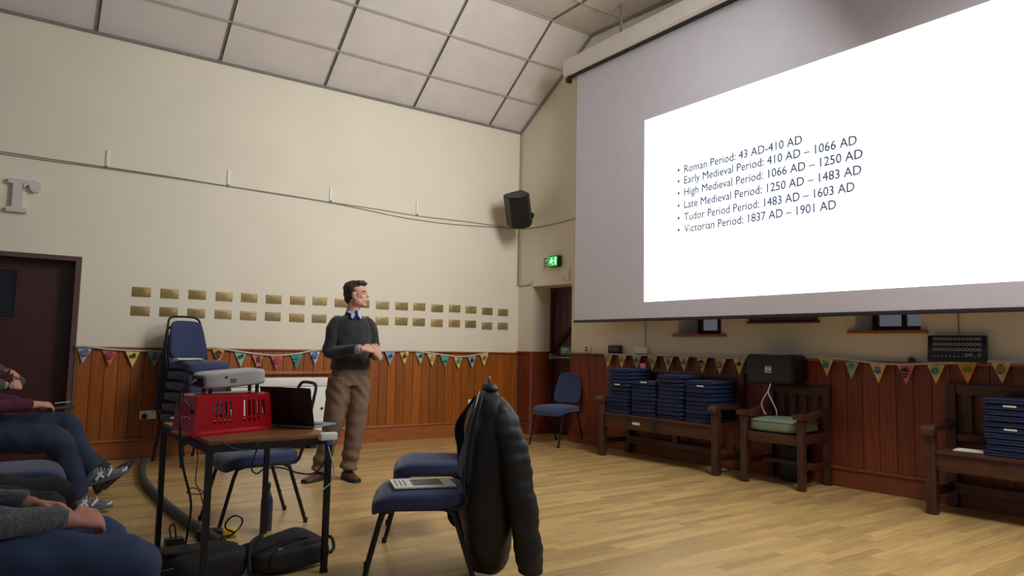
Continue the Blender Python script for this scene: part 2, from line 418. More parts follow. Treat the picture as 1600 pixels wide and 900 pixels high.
b=nb()
for y in (-2.2,-3.9,-5.9): span(b,(-.16,y-.01,4.86),(-.13,y+.01,5.31))
obj('hanging_strap',pw(b),m_teed,R,False)
sy0,sy1,sz0,sz1=-2.65,-6.30,1.715,3.755
m=bpy.data.materials.new('projected_light'); m.use_nodes=True; nt=m.node_tree; N=nt.nodes; L=nt.links
bs=N['Principled BSDF']; bs.inputs['Base Color'].default_value=(.6,.6,.6,1); bs.inputs['Roughness'].default_value=.9
tc=N.new('ShaderNodeTexCoord'); nz=N.new('ShaderNodeTexNoise'); nz.inputs['Scale'].default_value=.9; nz.inputs['Detail'].default_value=1
L.new(tc.outputs['Object'],nz.inputs['Vector'])
rp=N.new('ShaderNodeValToRGB'); e=rp.color_ramp.elements; e[0].position=.35; e[0].color=lin('#dcecf8'); e[1].position=.62; e[1].color=lin('#f6fffb')
L.new(nz.outputs['Fac'],rp.inputs[0])
L.new(rp.outputs[0],bs.inputs['Emission Color']); bs.inputs['Emission Strength'].default_value=SLIDE_E
b=nb(); span(b,(SX-.0065,sy1,sz0),(SX-.0045,sy0,sz1)); sl=obj('projected_slide',pw(b),m,R,False)
LINES=['Roman Period: 43 AD-410 AD','Early Medieval Period: 410 AD – 1066 AD','High Medieval Period: 1066 AD – 1250 AD','Late Medieval Period: 1250 AD – 1483 AD','Tudor Period Period: 1483 AD – 1603 AD','Victorian Period: 1837 AD – 1901 AD']
m_txt=mat('projected_grey_lettering',(.02,.02,.03,1),.9,var=0,emit='#5a5d74',es=.8)
ends=[1254,1340,1349,1347,1336,1307]; ly=[270,287.5,306,325.5,345,363.5]
b0=nb()
for k,s in enumerate(LINES):
    bm=text_mesh(s); xs_=[v.co.x for v in bm.verts]; w=max(xs_)-min(xs_); x0=min(xs_)
    y0=hit(1070,ly[k],(1,0,0),(SX,0,0)).y; z0=hit(1070,ly[k],(1,0,0),(SX,0,0)).z
    y1=hit(ends[k],ly[k]-45,(1,0,0),(SX,0,0)).y
    kx=(y0-y1)/w; kz=.115
    bm.free(); ws=s.split(' ')
    for j,wd in enumerate(ws):
        pre=text_mesh(' '.join(ws[:j+1])); xr=max(v.co.x for v in pre.verts); pre.free()
        bm=text_mesh(wd); dx=xr-max(v.co.x for v in bm.verts)
        me=bpy.data.meshes.new('t'); bm.to_mesh(me); bm.free(); bm=nb()
        for fx,fy in ((0,0),(.021,0),(-.021,0),(0,.017),(0,-.017),(.015,.012),(-.015,.012),(.015,-.012),(-.015,-.012)):
            n0=len(bm.verts); bm.from_mesh(me); bm.verts.ensure_lookup_table()
            for v in bm.verts[n0:]: v.co=v.co+V((fx,fy,0))
        bpy.data.meshes.remove(me)
        for v in bm.verts: v.co=V((SX-.0085,y0-(v.co.x+dx-x0)*kx,z0+v.co.y*kz))
        obj('text_word',pw(bm),m_txt,sl,False)
    c=hit(1061,ly[k]-1,(1,0,0),(SX,0,0)); b=nb(); prism(b,disc((0,0),.016,.016,12),-.0085,-.0075)
    for v in b.verts: v.co=V((SX+v.co.y,c.y-v.co.x,c.z+.02+v.co.z))
    obj('bullet',pw(b),m_txt,sl,False)
# ------------------------------------------------------------------ side wall fittings
colsx=[-4.785,-4.52,-4.25,-3.975,-3.71,-3.44,-3.165,-2.9,-2.63,-2.36,-2.095,-1.83,-1.58,-1.315,-1.05,-.795,-.53,-.265]
ordn=['first','second','third','fourth','fifth','sixth','seventh','eighth','ninth','tenth','eleventh','twelfth','thirteenth','fourteenth','fifteenth','sixteenth','seventeenth','eighteenth']
for r,z in (('upper',1.685),('lower',1.487)):
    for k,x in enumerate(colsx):
        if k in (8,9) and r=='x': continue
        zz=z-(.012 if k>15 else 0)+random.uniform(-.006,.006)
        lab=f'small brass plaque, {ordn[k]} from the left in the {r} row on the cream wall'
        if k==17: lab=f'small brass plaque at the corner end of the {r} row on the cream wall'
        t=thing('brass_plaque',lab,'plaque',(x,0,zz),0,'brass plaques in two rows on the left wall')
        wd,hd=.172,.098; b=nb(); span(b,(-wd/2,-.008,-hd/2),(wd/2,0,hd/2),bev=.002); o=obj('plate',b,mat('aged_brass_%d'%random.randint(0,3),random.choice(['#9c8350','#a38a58','#927a4a','#a58654']),.5,metal=.3,var=.16,vs=30),t)
        b=nb()
        for q in range(3):
            w=random.uniform(.05,.11); zq=.022-.022*q; span(b,(-w/2,-.0095,zq-.003),(w/2,-.0075,zq+.003))
        obj('engraved_lines',b,m_brassd,t,False)
# raised serif letters
def letter(poly_list,name,lab,x,z,s):
    b=nb()
    for pl in poly_list: prism(b,[(x+a*s,z+c*s) for a,c in pl],-.05,-.002)
    return tag(obj(name,b,mat('white_letter','#cfc8c0',.6,var=.03),angle=30),lab,'letter',None)
rp_=[[(.0,.0),(.52,.0),(.52,.13),(.38,.16),(.38,.86),(.4,1.0),(.0,1.0),(.0,.87),(.13,.84),(.13,.16),(.0,.13)],
     [(.36,.66),(.42,.80),(.52,.86),(.56,.72),(.66,.64),(.78,.68),(.84,.80),(.80,.94),(.68,1.02),(.52,1.0),(.36,.86)]]
letter(rp_,'raised_letter','large white serif letter r mounted high on the cream wall above the maroon door',-5.965,2.375,.315)
ep=[(.5+.5*math.cos(t),.5+.52*math.sin(t)) for t in [math.radians(a) for a in range(-38,-361+40,-14)]]
ei=[(.5+.27*math.cos(t),.5+.33*math.sin(t)) for t in [math.radians(a) for a in range(-361+40,-30,14)]]
letter([ep+ei,[(.2,.44),(.97,.44),(.97,.57),(.2,.57)],[(.80,.50),(1.0,.50),(.97,.70),(.86,.86),(.70,.80),(.78,.66)]],'raised_letter','white curved letter mostly cut off left of the white letter r',-6.352,2.375,.33)
# cables and hooks
m_cable=mat('painted_cable','#8d8470',.6,var=.05)
m_wcab=mat('white_cable','#d2ccc0',.5,var=.03)
b=nb(); pts=[V((x,-.008,z)) for x,z in ((-7.5,2.97),(-6.04,2.935),(-5.16,2.93),(-4.58,2.925),(-4.0,2.912),(-3.4,2.905),(-2.82,2.892),(-2.2,2.885),(-1.66,2.872),(-.9,2.885),(-.3,2.885),(-.02,2.90))]
tube(b,pts,.005,6,3); tag(obj('cable',b,m_cable),'thin upper cable strung along the hooks across the cream wall','cable')
b=nb(); pts=[V((x,-.012,z)) for x,z in ((-7.5,2.96),(-6.04,2.915),(-5.2,2.915),(-4.4,2.913),(-3.4,2.898),(-2.82,2.885),(-2.4,2.86),(-1.9,2.825),(-1.3,2.818),(-.7,2.845),(-.02,2.885))]
tube(b,pts,.004,6,3); tag(obj('cable',b,m_cable),'thin lower sagging cable looping below the upper cable on the cream wall','cable')
for i,x in enumerate((-5.17,-4.0,-2.825,-1.66)):
    t=thing('cable_hook','',"hook",(x,0,2.93-.016*i),0,'cable hooks on the left wall')
    t['label']='white metal cable hook on the cream wall, '+['leftmost of the four','second from the left','third from the left','nearest the corner speaker'][i]
    b=nb(); span(b,(-.014,-.012,.0),(.014,0,.175),bev=.003); obj('bracket',b,m_white,t)
    b=nb(); tube(b,[(0,-.012,.01),(0,-.03,-.004),(0,-.04,.012)],.005,6,3); obj('hook',b,m_cable,t)
q=hit(780,370,(0,1,0),(0,0,0)); t=thing('cable_hook','small bare hook on the cream wall just below the cables near the corner','hook',(q.x,0,q.z))
b=nb(); tube(b,[(0,-.004,.06),(0,-.01,0),(.02,-.035,-.015),(.04,-.04,.005)],.008,6,3); obj('hook',b,m_white,t)
# sockets on the dado
def socket(M,lab,w=.15,plug=True):
    t=bpy.data.objects.new('power_socket',None); COL.objects.link(t); t.matrix_world=M; tag(t,lab,'socket'); t.empty_display_size=.05
    b=nb(); span(b,(-w/2,-.022,-.043),(w/2,0,.043),bev=.006); obj('face_plate',b,m_plastic,t)
    b=nb()
    for x in (-w/4,w/4): span(b,(x-.008,-.026,.018),(x+.008,-.021,.034),bev=.002)
    obj('rocker',b,mat('grey_rocker','#b9b6ae',.5),t)
    if plug:
        b=nb(); rbox(b,(-w/4,-.04,-.012),(.05,.045,.05),p=4,div=4); obj('plug',b,m_black,t)
    return t
q=hit(231,648,(0,1,0),(0,-.022,0)); socket(Tr(q.x,-.022,q.z),'white double power socket with black plug, on the dado left of the chair stack',.155)
q=hit(738,629,(0,1,0),(0,-.022,0)); socket(Tr(q.x,-.022,q.z),'white double power socket on the dado left of the hanging jacket',.15,False)
# white heater cabinet under the bunting
hx0,hx1=-4.04,-2.845; R=thing('storage_heater','white metal storage heater standing against the pine dado behind the laptop','heater',((hx0+hx1)/2,-.04,0))
b=nb(); span(b,(hx0,-.20,.06),(hx1,-.05,.70),bev=.006); wp('body',b,m_white,R)
b=nb(); span(b,(hx0-.0,-.205,.705),(hx1+.01,-.045,.80),bev=.008); wp('top_cover',b,m_white,R)
b=nb(); span(b,(hx0+.1,-.18,0),(hx0+.16,-.07,.06)); span(b,(hx1-.16,-.18,0),(hx1-.1,-.07,.06)); wp('foot',b,m_black,R)
b=nb(); lathe(b,[(.001,0),(.014,0),(.014,.012),(.001,.012)],(hx1-.05,-.20,.45),12,Rx(PI/2)); wp('lock',b,m_black,R)
b=nb(); span(b,(hx1-.17,-.17,.8005),(hx1-.05,-.09,.802)); wp('sticker',b,mat('red_sticker','#d98a70',.6,var=.2,vs=60),R)
b=nb(); span(b,(-4.1,-.075,.835),(-2.72,-.024,.865),bev=.004); tag(obj('wooden_ledge',b,m_cap),'narrow wooden ledge on the dado just above the white heater','ledge')
# bunting -------------------------------------------------------------
FC=dict(b='#9fb4cf',r='#cf5a52',y='#d9c765',g='#8fb394',o='#d99a3a',c='#cf6a5e',t='#4f9f88',k='#d8c27e',s='#8aa0b0',p='#d8748a',lg='#8fc3a0',bk='#dcc278',br='#e0c880')
m_mot=[mat('motif_dark','#3a3438',.8,var=.4,vs=90),mat('motif_plum','#5a3a52',.8,var=.4,vs=90),mat('motif_teal','#3f7f86',.8,var=.4,vs=90),mat('motif_olive','#7d7a3a',.8,var=.4,vs=90)]
m_tape=mat('bunting_tape','#b9b9b2',.8,var=.04,bump=.1)
def flag(root,tip,cw,kind,mi,M,w=.142,h=.172,skewx=0,d=.001):
    """pennant in local x (along), z (up), hung at point tip=(x,z) on frame M"""
    b=nb(); n=6; x,z=tip
    poly=[(-w/2,0),(w/2,0),(skewx,-h)]
    G=[]
    for i in range(n+1):
        u=i/n; hw=w/2*(1-u); row=[]
        for j in range(5):
            xx=-hw+2*hw*j/4+skewx*u; yy=-(.010+.012*u+.006*math.sin(u*3+x*9)+.004*math.sin(j*1.3+x*5))
            row.append(b.verts.new(M@V((x+xx,yy,z-h*u))))
        G.append(row)
    for i in range(n):
        for j in range(4):
            f=[G[i][j],G[i][j+1],G[i+1][j+1],G[i+1][j]]
            try: b.faces.new(f)
            except ValueError: pass
    bmesh.ops.remove_doubles(b,verts=b.verts[:],dist=1e-6)
    f=wp('flag',b,mat('bunting_'+cw,FC[cw],.8,var=.07,vs=25,bump=.1),root)
    b=nb(); y=-.034; cz=z-h*.36
    def pr(pl): prism(b,[(x+a,cz+c) for a,c in pl],y,y-.0015,M)
    if kind=='egg':
        pr(disc((0,0),.030,.038)); 
    elif kind=='umb':
        pr(disc((0,0),.036,.036,14,0,PI)); pr([(-.028,-.012),(.028,-.012),(.022,-.026),(-.022,-.026)]); pr([(-.02,-.034),(.02,-.034),(.012,-.05),(-.012,-.05)])
    elif kind=='duck':
        pr(disc((0,0),.034,.017,14,PI*0,PI)); pr(disc((.012,.02),.013,.013)); pr([(-.036,-.006),(.036,-.006),(.02,-.014),(-.02,-.014)])
    elif kind=='dash': pr([(-.028,-.012),(.03,-.016),(.03,-.028),(-.028,-.024)])
    elif kind=='bowl': pr(disc((0,.004),.03,.034,14,PI,2*PI)); pr([(-.02,.014),(.02,.014),(.016,.03),(-.016,.03)])
    elif kind=='man': pr([(-.012,.02),(.012,.02),(.016,-.03),(-.016,-.03)]); pr(disc((0,.03),.011,.011)); pr([(.018,.03),(.024,.03),(.024,-.04),(.018,-.04)])
    elif kind=='flower':
        for a in range(6): pr(disc((.02*math.cos(a*PI/3),.02*math.sin(a*PI/3)),.011,.013,10))
    wp('printed_motif',b,m_mot[mi],f,smooth=False)
    if kind=='egg':
        b=nb()
        for q in (-.02,-.006,.008,.022):
            hw=.030*math.sqrt(max(0,1-(q/.038)**2)); prism(b,[(x-hw,cz+q-.0025),(x+hw,cz+q-.0025),(x+hw,cz+q+.0025),(x-hw,cz+q+.0025)],-.0357,-.0368,M)
        wp('motif_stripes',b,mat('motif_stripe_'+cw,FC[cw],.8,var=.05),f,smooth=False)
def bunting(name,lab,tape,flags,M,loc):
    R=thing(name,lab,'bunting',loc)
    b=nb(); pts=crom([V((x,-.022,z)) for x,z in tape],5); rings=[]
    for p in pts: rings.append([b.verts.new(M@(p+V(q))) for q in ((0,-.0015,-.008),(0,.0015,-.008),(0,.0015,.008),(0,-.0015,.008))])
    skin(b,rings); wp('tape',b,m_tape,R)
    for (x,z),cw,kind,mi,sk in flags: flag(R,(x,z),cw,kind,mi,M,skewx=sk)
MA=Tr(0,-.03,0)
A_=lambda x,y:(lambda q:(q.x,q.z))(hit(x,y,(0,1,0),(0,-.06,0)))
seq=[(134,541,'b','egg',0),(172,545.5,'r','egg',1),(208,547.5,'y','duck',0),(242,548,'s','egg',0),(342,544,'o','umb',0),(377,549,'g','duck',0),(404,553,'c','man',0),(433,555,'r','egg',1),(464,552.5,'t','umb',2),(493,547,'b','egg',0),
 (610,549,'s','duck',1),(633,548,'y','bowl',0),(657.5,549,'g','duck',0),(676,552,'k','egg',3),(696,554.5,'t','dash',0),(717,556.5,'k','flower',2),(738,555.5,'s','bowl',0),(757,552,'k','flower',3)]
fl=[(A_(x,y),c,k,mi,(-.02 if x<140 else .005)) for x,y,c,k,mi in seq]
tp=[A_(121,541)]+[A_(x,y) for x,y,*_ in seq[:3]]+[A_(235,548),A_(290,549)]+[A_(330,543),A_(360,547),A_(404,553),A_(433,555),A_(464,552.5),A_(500,546.5),A_(550,548),A_(600,548.5),A_(645,548),A_(676,552),A_(717,557),A_(740,555),A_(763,551)]
bunting('bunting','string of mixed pastel pennants hung along the pine dado behind the standing man',tp,fl,MA,(-2.9,-.04,1.1))
b=nb(); 
g=[V((-5.335,-.02,1.135)),V((-5.345,.05,1.12)),V((-5.338,.012,.965))]; b.faces.new([b.verts.new(q) for q in g]); 
tag(obj('loose_pennant',b,m_tape,smooth=False),'pale bunting pennant turned edge-on in the maroon door reveal','pennant')
MBw=WBM@Tr(0,.060,0)@Matrix.Diagonal((1,-1,1,1))
seqB=[(949,553.3,'bk','flower',3),(971,554,'br','flower',3),(994,554.7,'bk','flower',2),(1018,555.3,'br','flower',3),(1043,556,'bk','man',2),(1068,556,'br','bowl',2),(1096,558.7,'bk','umb',0),(1124,560,'br','egg',0),(1154,560,'bk','duck',0),
 (1290,559,'br','flower',2),(1329,562.5,'lg','duck',3),(1371,567.5,'br','bowl',2),(1414,569.5,'p','umb',0),(1461,567.5,'br','flower',2),(1510,566.5,'o','duck',3),(1563,564.5,'br','egg',0)]
Bp=lambda x,y:WBp(x,y,.085)
fl=[(Bp(x,y),c,k,mi,.004) for x,y,c,k,mi in seqB]
tp=[Bp(942,553)]+[Bp(x,y) for x,y,*_ in seqB[2:9:3]]+[Bp(1154,559.5),Bp(1175,558),Bp(1255,557.5),Bp(1290,559)]+[Bp(x,y) for x,y,*_ in seqB[10:]]+[Bp(1620,567)]
bunting('bunting','string of mostly yellow pennants hung along the dado below the projection screen',tp,fl,MBw,tuple(WB(4,.06,1.13)))
# ------------------------------------------------------------------ screen-wall fittings
def wbthing(name,lab,cat,s,z,d=0,group=None):
    t=bpy.data.objects.new(name,None); COL.objects.link(t); t.location=WB(s,d,z); t.rotation_euler=(0,0,-PI/2+WA); t.empty_display_size=.05
    return tag(t,lab,cat,group)      # local x along the wall to the right, -y out into the room
t=wbthing('exit_sign','illuminated green exit sign with a white running figure above the doorway','exit sign',.775,2.35)
b=nb(); span(b,(-.10,-.075,-.075),(.10,0,.075),bev=.008); obj('housing',b,mat('dark_green_case','#123c24',.4),t)
b=nb(); span(b,(-.09,-.079,-.065),(.09,-.075,.065)); fc=obj('lit_face',b,mat('lit_green','#0a8a35',.4,emit='#08b048',es=.9,var=.02),t,False)
b=nb(); y=(-.079,-.081)
def pg(pl): prism(b,pl,*y)
pg(disc((-.012,.038),.011,.011)); pg([(-.028,.022),(-.002,.026),(.012,.006),(.03,.004),(.03,-.004),(.006,-.004),(-.002,.006),(-.012,-.012),(.006,-.03),(.004,-.055),(-.006,-.055),(-.006,-.034),(-.026,-.014),(-.05,-.034),(-.056,-.026),(-.032,-.002),(-.022,.012),(-.04,.008),(-.042,-.008),(-.05,-.006),(-.046,.016)])
pg([(.045,-.05),(.075,-.05),(.075,.05),(.045,.05)])
obj('running_figure',b,mat('lit_white','#d8ffe4',.4,emit='#c8ffd8',es=.9,var=0),fc,False)
t=wbthing('small_sign','small black and white sign left of the green exit sign','sign',.59,2.355)
b=nb(); span(b,(-.045,-.02,-.06),(.045,0,.06),bev=.003); obj('panel',b,m_plastic,t)
b=nb()
for a,c,d,e in ((-.043,.043,.046,.058),(-.043,.043,-.058,-.046),(-.043,-.032,-.046,.046),(.032,.043,-.046,.046),(-.012,.012,-.03,.0),(-.006,.006,.008,.024)): span(b,(a,-.0215,d),(c,-.0195,e))
obj('printed_symbol',b,m_black,t,False)
t=wbthing('cable','','cable',0,0); t['label']='thin cable running along the screen wall from the corner speaker'
b=nb(); tube(b,[WB(s,.008,z) for s,z in ((.01,2.895),(.3,2.87),(.7,2.87),(1.15,2.897),(1.6,2.93))],.005,6,3); wp('cable',b,m_cable,t)
b=nb(); tube(b,[V((-.018,-.012,z)) for z in (4.28,3.4,2.93,2.88)],.006,6); tube(b,[V((-.022,-.014,z)) for z in (2.89,2.5,2.06)],.009,6); tube(b,[WB(s,.008,2.06) for s in (.015,.15,.28)],.006,6)
tag(obj('corner_conduit',b,m_cable),'thin conduit running down the wall corner behind the hanging black speaker','conduit')
for s,z,lab in ((.98,2.09,'small cable loop hanging on the wall below the green exit sign'),(.27,2.10,'small cable loop on the wall near the corner above the doorway')):
    b=nb(); tube(b,[WB(s+.05,.01,z+.16 if s>.5 else z+.03),WB(s+.05,.012,z+.02),WB(s+.02,.02,z-.01),WB(s-.05,.02,z),WB(s-.06,.01,z+.03)],.006,6,4); tag(obj('cable_loop',b,m_wcab),lab,'cable')
# corner speaker
sp=hit(809,327,(0,1,0),(0,-.42,0)); 
t=thing('loudspeaker','black loudspeaker tilted down on a bracket high in the wall corner','speaker',sp)
d=V((CAM.x-sp.x,CAM.y-sp.y,0)).normalized(); yaw=math.atan2(d.y,d.x)+PI/2+.38
Ms=Rz(yaw)@Ry(-.34)@Rx(.42)
b=nb(); H=.44
prism(b,[(-.15,-.10),(-.155,.10),(-.06,.20),(.06,.20),(.155,.10),(.15,-.10),(.10,-.125),(-.10,-.125)],-H/2,H/2,Ms@Rx(-PI/2)@Matrix.Diagonal((1,1,-1,1)))
b2=[e for e in b.edges]; bmesh.ops.bevel(b,geom=b2,offset=.012,segments=2,affect='EDGES')
obj('cabinet',b,m_black,t)
b=nb(); lathe(b,[(.001,0),(.016,0),(.016,.004),(.001,.004)],(0,0,0),12,Ms@Tr(0,-.127,-.02)@Rx(PI/2)); obj('badge',b,m_white,t)
b=nb(); M2=rootM(t).inverted(); q=M2@WB(.25,0,sp.z-.02); tube(b,[Ms@V((.1,.06,-.05)),q],.025,8); qa=M2@WB(.25,.006,sp.z-.02); lathe(b,[(.001,-.006),(.05,-.006),(.05,.006),(.001,.006)],qa,10,Rz(WA)@Ry(PI/2)); obj('bracket',b,m_steel,t)
# small devices above the dado cap
t=wbthing('light_switch','small white and dark switch plate on the wall just right of the exit door','switch',1.375,1.185)
b=nb(); span(b,(-.05,-.012,-.043),(.05,0,.043),bev=.004); obj('face_plate',b,m_white,t)
b=nb(); 
for x,z in ((-.028,.018),(-.006,.018),(-.028,-.014),(-.006,-.014)): span(b,(x-.008,-.016,z-.010),(x+.008,-.011,z+.010))
obj('rocker',b,m_oak,t)
t=wbthing('control_box','small black control box on the wall above the left bench','control box',1.85,1.19)
b=nb(); span(b,(-.095,-.05,-.048),(.095,0,.048),bev=.006); obj('case',b,m_black,t); b=nb(); span(b,(-.07,-.0525,-.012),(.07,-.05,.012)); obj('display',b,m_glassd,t)
t=wbthing('junction_box','white surface junction box with a cable rising to the screen, above the left bench','junction box',2.255,1.185)
b=nb(); span(b,(-.10,-.045,-.04),(.10,0,.038),bev=.006); obj('case',b,m_plastic,t)
b=nb(); tube(b,[(.04,-.012,.03),(.04,-.012,.33)],.009,8); obj('cable_trunking',b,m_wcab,t)
t=wbthing('fused_switch','white fused switch with a red light on the dado above the cushions','switch',2.29,.99,.024)
b=nb(); span(b,(-.043,-.02,-.045),(.043,0,.045),bev=.004); obj('face_plate',b,m_plastic,t); b=nb(); span(b,(-.03,-.024,.02),(.03,-.019,.04)); obj('indicator',b,mat('red_neon','#e03020',.4,emit='#e02a18',es=.5),t)
t=wbthing('notice_board','dark brown wooden board mostly hidden behind the screen above the armchair','board',4.005,1.49)
b=nb(); span(b,(-.355,-.035,-.005),(.355,0,.7),bev=.006); obj('board',b,m_oakh,t); b=nb(); span(b,(-.37,-.05,-.012),(.37,0,.012),bev=.004); obj('bottom_rail',b,m_oakh,t)
# black panel of rings
t=wbthing('ring_panel','black rectangular panel with rows of white rings leaning on the dado shelf','panel',5.53,1.137,.02)
b=nb(); span(b,(-.21,-.05,0),(.21,-.005,.215),bev=.008); obj('panel',b,mat('black_gloss_panel','#12141f',.3,var=.1),t,M=Rx(-.12)@Tr(0,-.03,0))
b=nb()
for r in range(4):
    for c in range(12):
        if r==3 and c not in (8,9,11): 
            if c<11: box(b,(-.155+c*.029,-.0515,.045),(.01,.003,.006))
            continue
        x,z=-.155+c*.029,.185-.043*r; R1=[]
        for k in range(12):
            a=2*PI*k/12; R1.append([b.verts.new((x+math.cos(a)*q,-.0505-h,z+math.sin(a)*q)) for q,h in ((.0085,0),(.0085,.003),(.0125,.003),(.0125,0))])
        for k in range(12):
            A,B=R1[k],R1[(k+1)%12]
            for j in range(4): b.faces.new((A[j],A[(j+1)%4],B[(j+1)%4],B[j]))
obj('ring_pattern',b,mat('white_ring','#b9bcc4',.4),t,M=Rx(-.12)@Tr(0,-.03,0))
t=wbthing('small_black_gadget','tiny black gadget sitting on the dado shelf left of the ring panel','gadget',5.18,1.137,.03)
b=nb(); span(b,(-.022,-.03,0),(.022,.01,.032),bev=.004); obj('body',b,m_black,t); b=nb(); lathe(b,[(.008,0),(.01,.006),(.004,.012)],(0,-.01,.03),10); obj('knob',b,m_steel,t)
b=nb(); tube(b,[WB(5.53,.006,z) for z in (1.37,1.6)],.005,6); tag(obj('cable',b,m_cable),'thin vertical cable on the wall above the ring panel','cable')
# ------------------------------------------------------------------ stacking chair
def make_chair(label,loc,rz,group=None):
    t=thing('stacking_chair',label,'chair',loc,rz,group)
    def sf(q):
        x,y,z=q
        if x>.10: z-=1.05*(x-.10)**2*1.9+(.0 if x<.2 else (x-.2)*.25)
        w=1-.10*max(0,(-x-.02))/.24
        return V((x,y*w,z+.006*(1-(y/.23)**2) if z>0 else z))
    b=nb(); rbox(b,(0,0,.435),(.48,.46,.085),p=6,div=12,fn=sf); obj('seat',b,m_blue,t)
    RC=.24
    def bf(q):
        x,y,z=q; k=(z+.20)/.40
        y*=1-.22*max(0,min(1,k)); x+=.035*(y/.2)**2
        return V((x-RC*z-.0,y,z))
    b=nb(); rbox(b,(-.275,0,.685),(.05,.41,.385),p=5,div=10,fn=bf); obj('backrest',b,m_blue,t)
    for sy in (-1,1):
        b=nb(); tube(b,[(.13,sy*.205,.40),(.175,sy*.207,.385),(.195,sy*.208,.33),(.275,sy*.212,.012)],.0125,8)
        box(b,(.238,sy*.211,.16),(.016,.02,.02)); lathe(b,[(.012,0),(.015,.002),(.015,.03),(.012,.032)],(.277,sy*.212,0),8); obj('leg',b,m_steel,t)
        b=nb(); tube(b,[(-.12,sy*.200,.40),(-.165,sy*.200,.375),(-.18,sy*.2,.33),(-.285,sy*.205,.012)],.0125,8)
        box(b,(-.245,sy*.203,.14),(.018,.02,.02)); box(b,(-.27,sy*.204,.06),(.018,.02,.02)); lathe(b,[(.012,0),(.015,.002),(.015,.03),(.012,.032)],(-.287,sy*.205,0),8); obj('leg',b,m_steel,t)
    b=nb()
    for sy in (-1,1): tube(b,[(.135,sy*.205,.40),(-.125,sy*.200,.40)],.011,8)
    tube(b,[(.12,-.2,.398),(.12,.2,.398)],.009,8); tube(b,[(-.11,-.2,.398),(-.11,.2,.398)],.009,8); obj('seat_frame',b,m_steel,t)
    b=nb(); pts=[]
    for sy in (-1,1):
        s=[(-.10,sy*.205,.40),(-.20,sy*.212,.405),(-.232,sy*.212,.46),(-.262,sy*.208,.56),(-.30,sy*.188,.74),(-.335,sy*.165,.87),(-.345,sy*.135,.905),(-.347,sy*.08,.918)]
        pts.append(s)
    tube(b,pts[0]+pts[1][::-1],.0115,8,2); obj('back_frame',b,m_steel,t)
    return t
C0=make_chair('blue padded chair standing alone in the corner beside the exit door',(-.235,-1.20,0),math.radians(197))
C3=dup(C0,'blue padded chair behind the projector table, facing left',(-4.43,-3.17,0),math.radians(182))
RA=math.atan2(.465,-.885)
R1=dup(C0,'nearest blue padded chair, with a black jacket on its back and a leaflet',(-4.03,-4.78,0),RA)
R2=dup(C0,'blue padded chair just beyond the chair holding the black jacket',(-3.55,-4.02,0),RA)
E0=dup(C0,'empty blue chair between the seated people in navy trousers and in black trousers',(-5.75,-3.20,0),math.radians(0))
for y,l in ((-1.55,'blue chair under the seated person in the grey hooded top by the maroon door'),(-2.32,'blue chair under the seated person in navy trousers and pale trainers'),(-4.22,'blue chair under the seated person in black trousers'),(-5.33,'blue chair under the nearest seated person in a grey fleece and jeans')):
    dup(C0,l,(-6.10,y,0),0)
# stack by the dado
sb=F(300,712); SRZ=math.radians(-72)
names=['bottom blue chair of the stack against the pine dado','second blue chair from the bottom of the stack against the dado','third blue chair from the bottom of the stack against the dado','fourth blue chair from the bottom of the stack against the dado','second blue chair from the top of the stack against the dado','topmost blue chair of the stack, with a booklet on its seat']
for k,l in enumerate(names): dup(C0,l,(-4.345+.010*k,-.49-.006*k,.104*k),SRZ,'stacked blue chairs by the dado')
def booklet(name,lab,loc,rz,w,d,n=1,tilt=(0,0),cat='booklet',pr=True):
    t=thing(name,lab,cat,loc,rz); MT=Rx(tilt[0])@Ry(tilt[1])
    b=nb()
    for k in range(n): box(b,(random.uniform(-.006,.006)*(k>0),random.uniform(-.006,.006)*(k>0),.002+.004*k),(w,d,.0035),MT@Rz(random.uniform(-.06,.06)*(k>0)))
    obj('pages',b,m_paper,t,False)
    if pr:
        b=nb(); z=.004*n+.0005; box(b,(w*.02,-d*.06,z),(w*.72,d*.5,.0008),MT); obj('printed_picture',b,m_print,t,False)
        b=nb()
        for q in range(3): box(b,(w*.02,d*.30+q*.022,z),(w*.7,.006,.0008),MT)
        obj('printed_text',b,m_print,t,False)
    return t
q=P(293,571,-.62); booklet('booklet','white booklet lying on the topmost seat of the chair stack',(q.x,q.y,.104*5+.487),math.radians(6),.23,.16,4,(0,0),pr=False)
q=F(662,757,.486); booklet('leaflet','printed leaflet with a grey picture lying on the nearest blue chair',(q.x,q.y+.01,.487),RA-PI/2+.15,.22,.31,2,cat='leaflet')
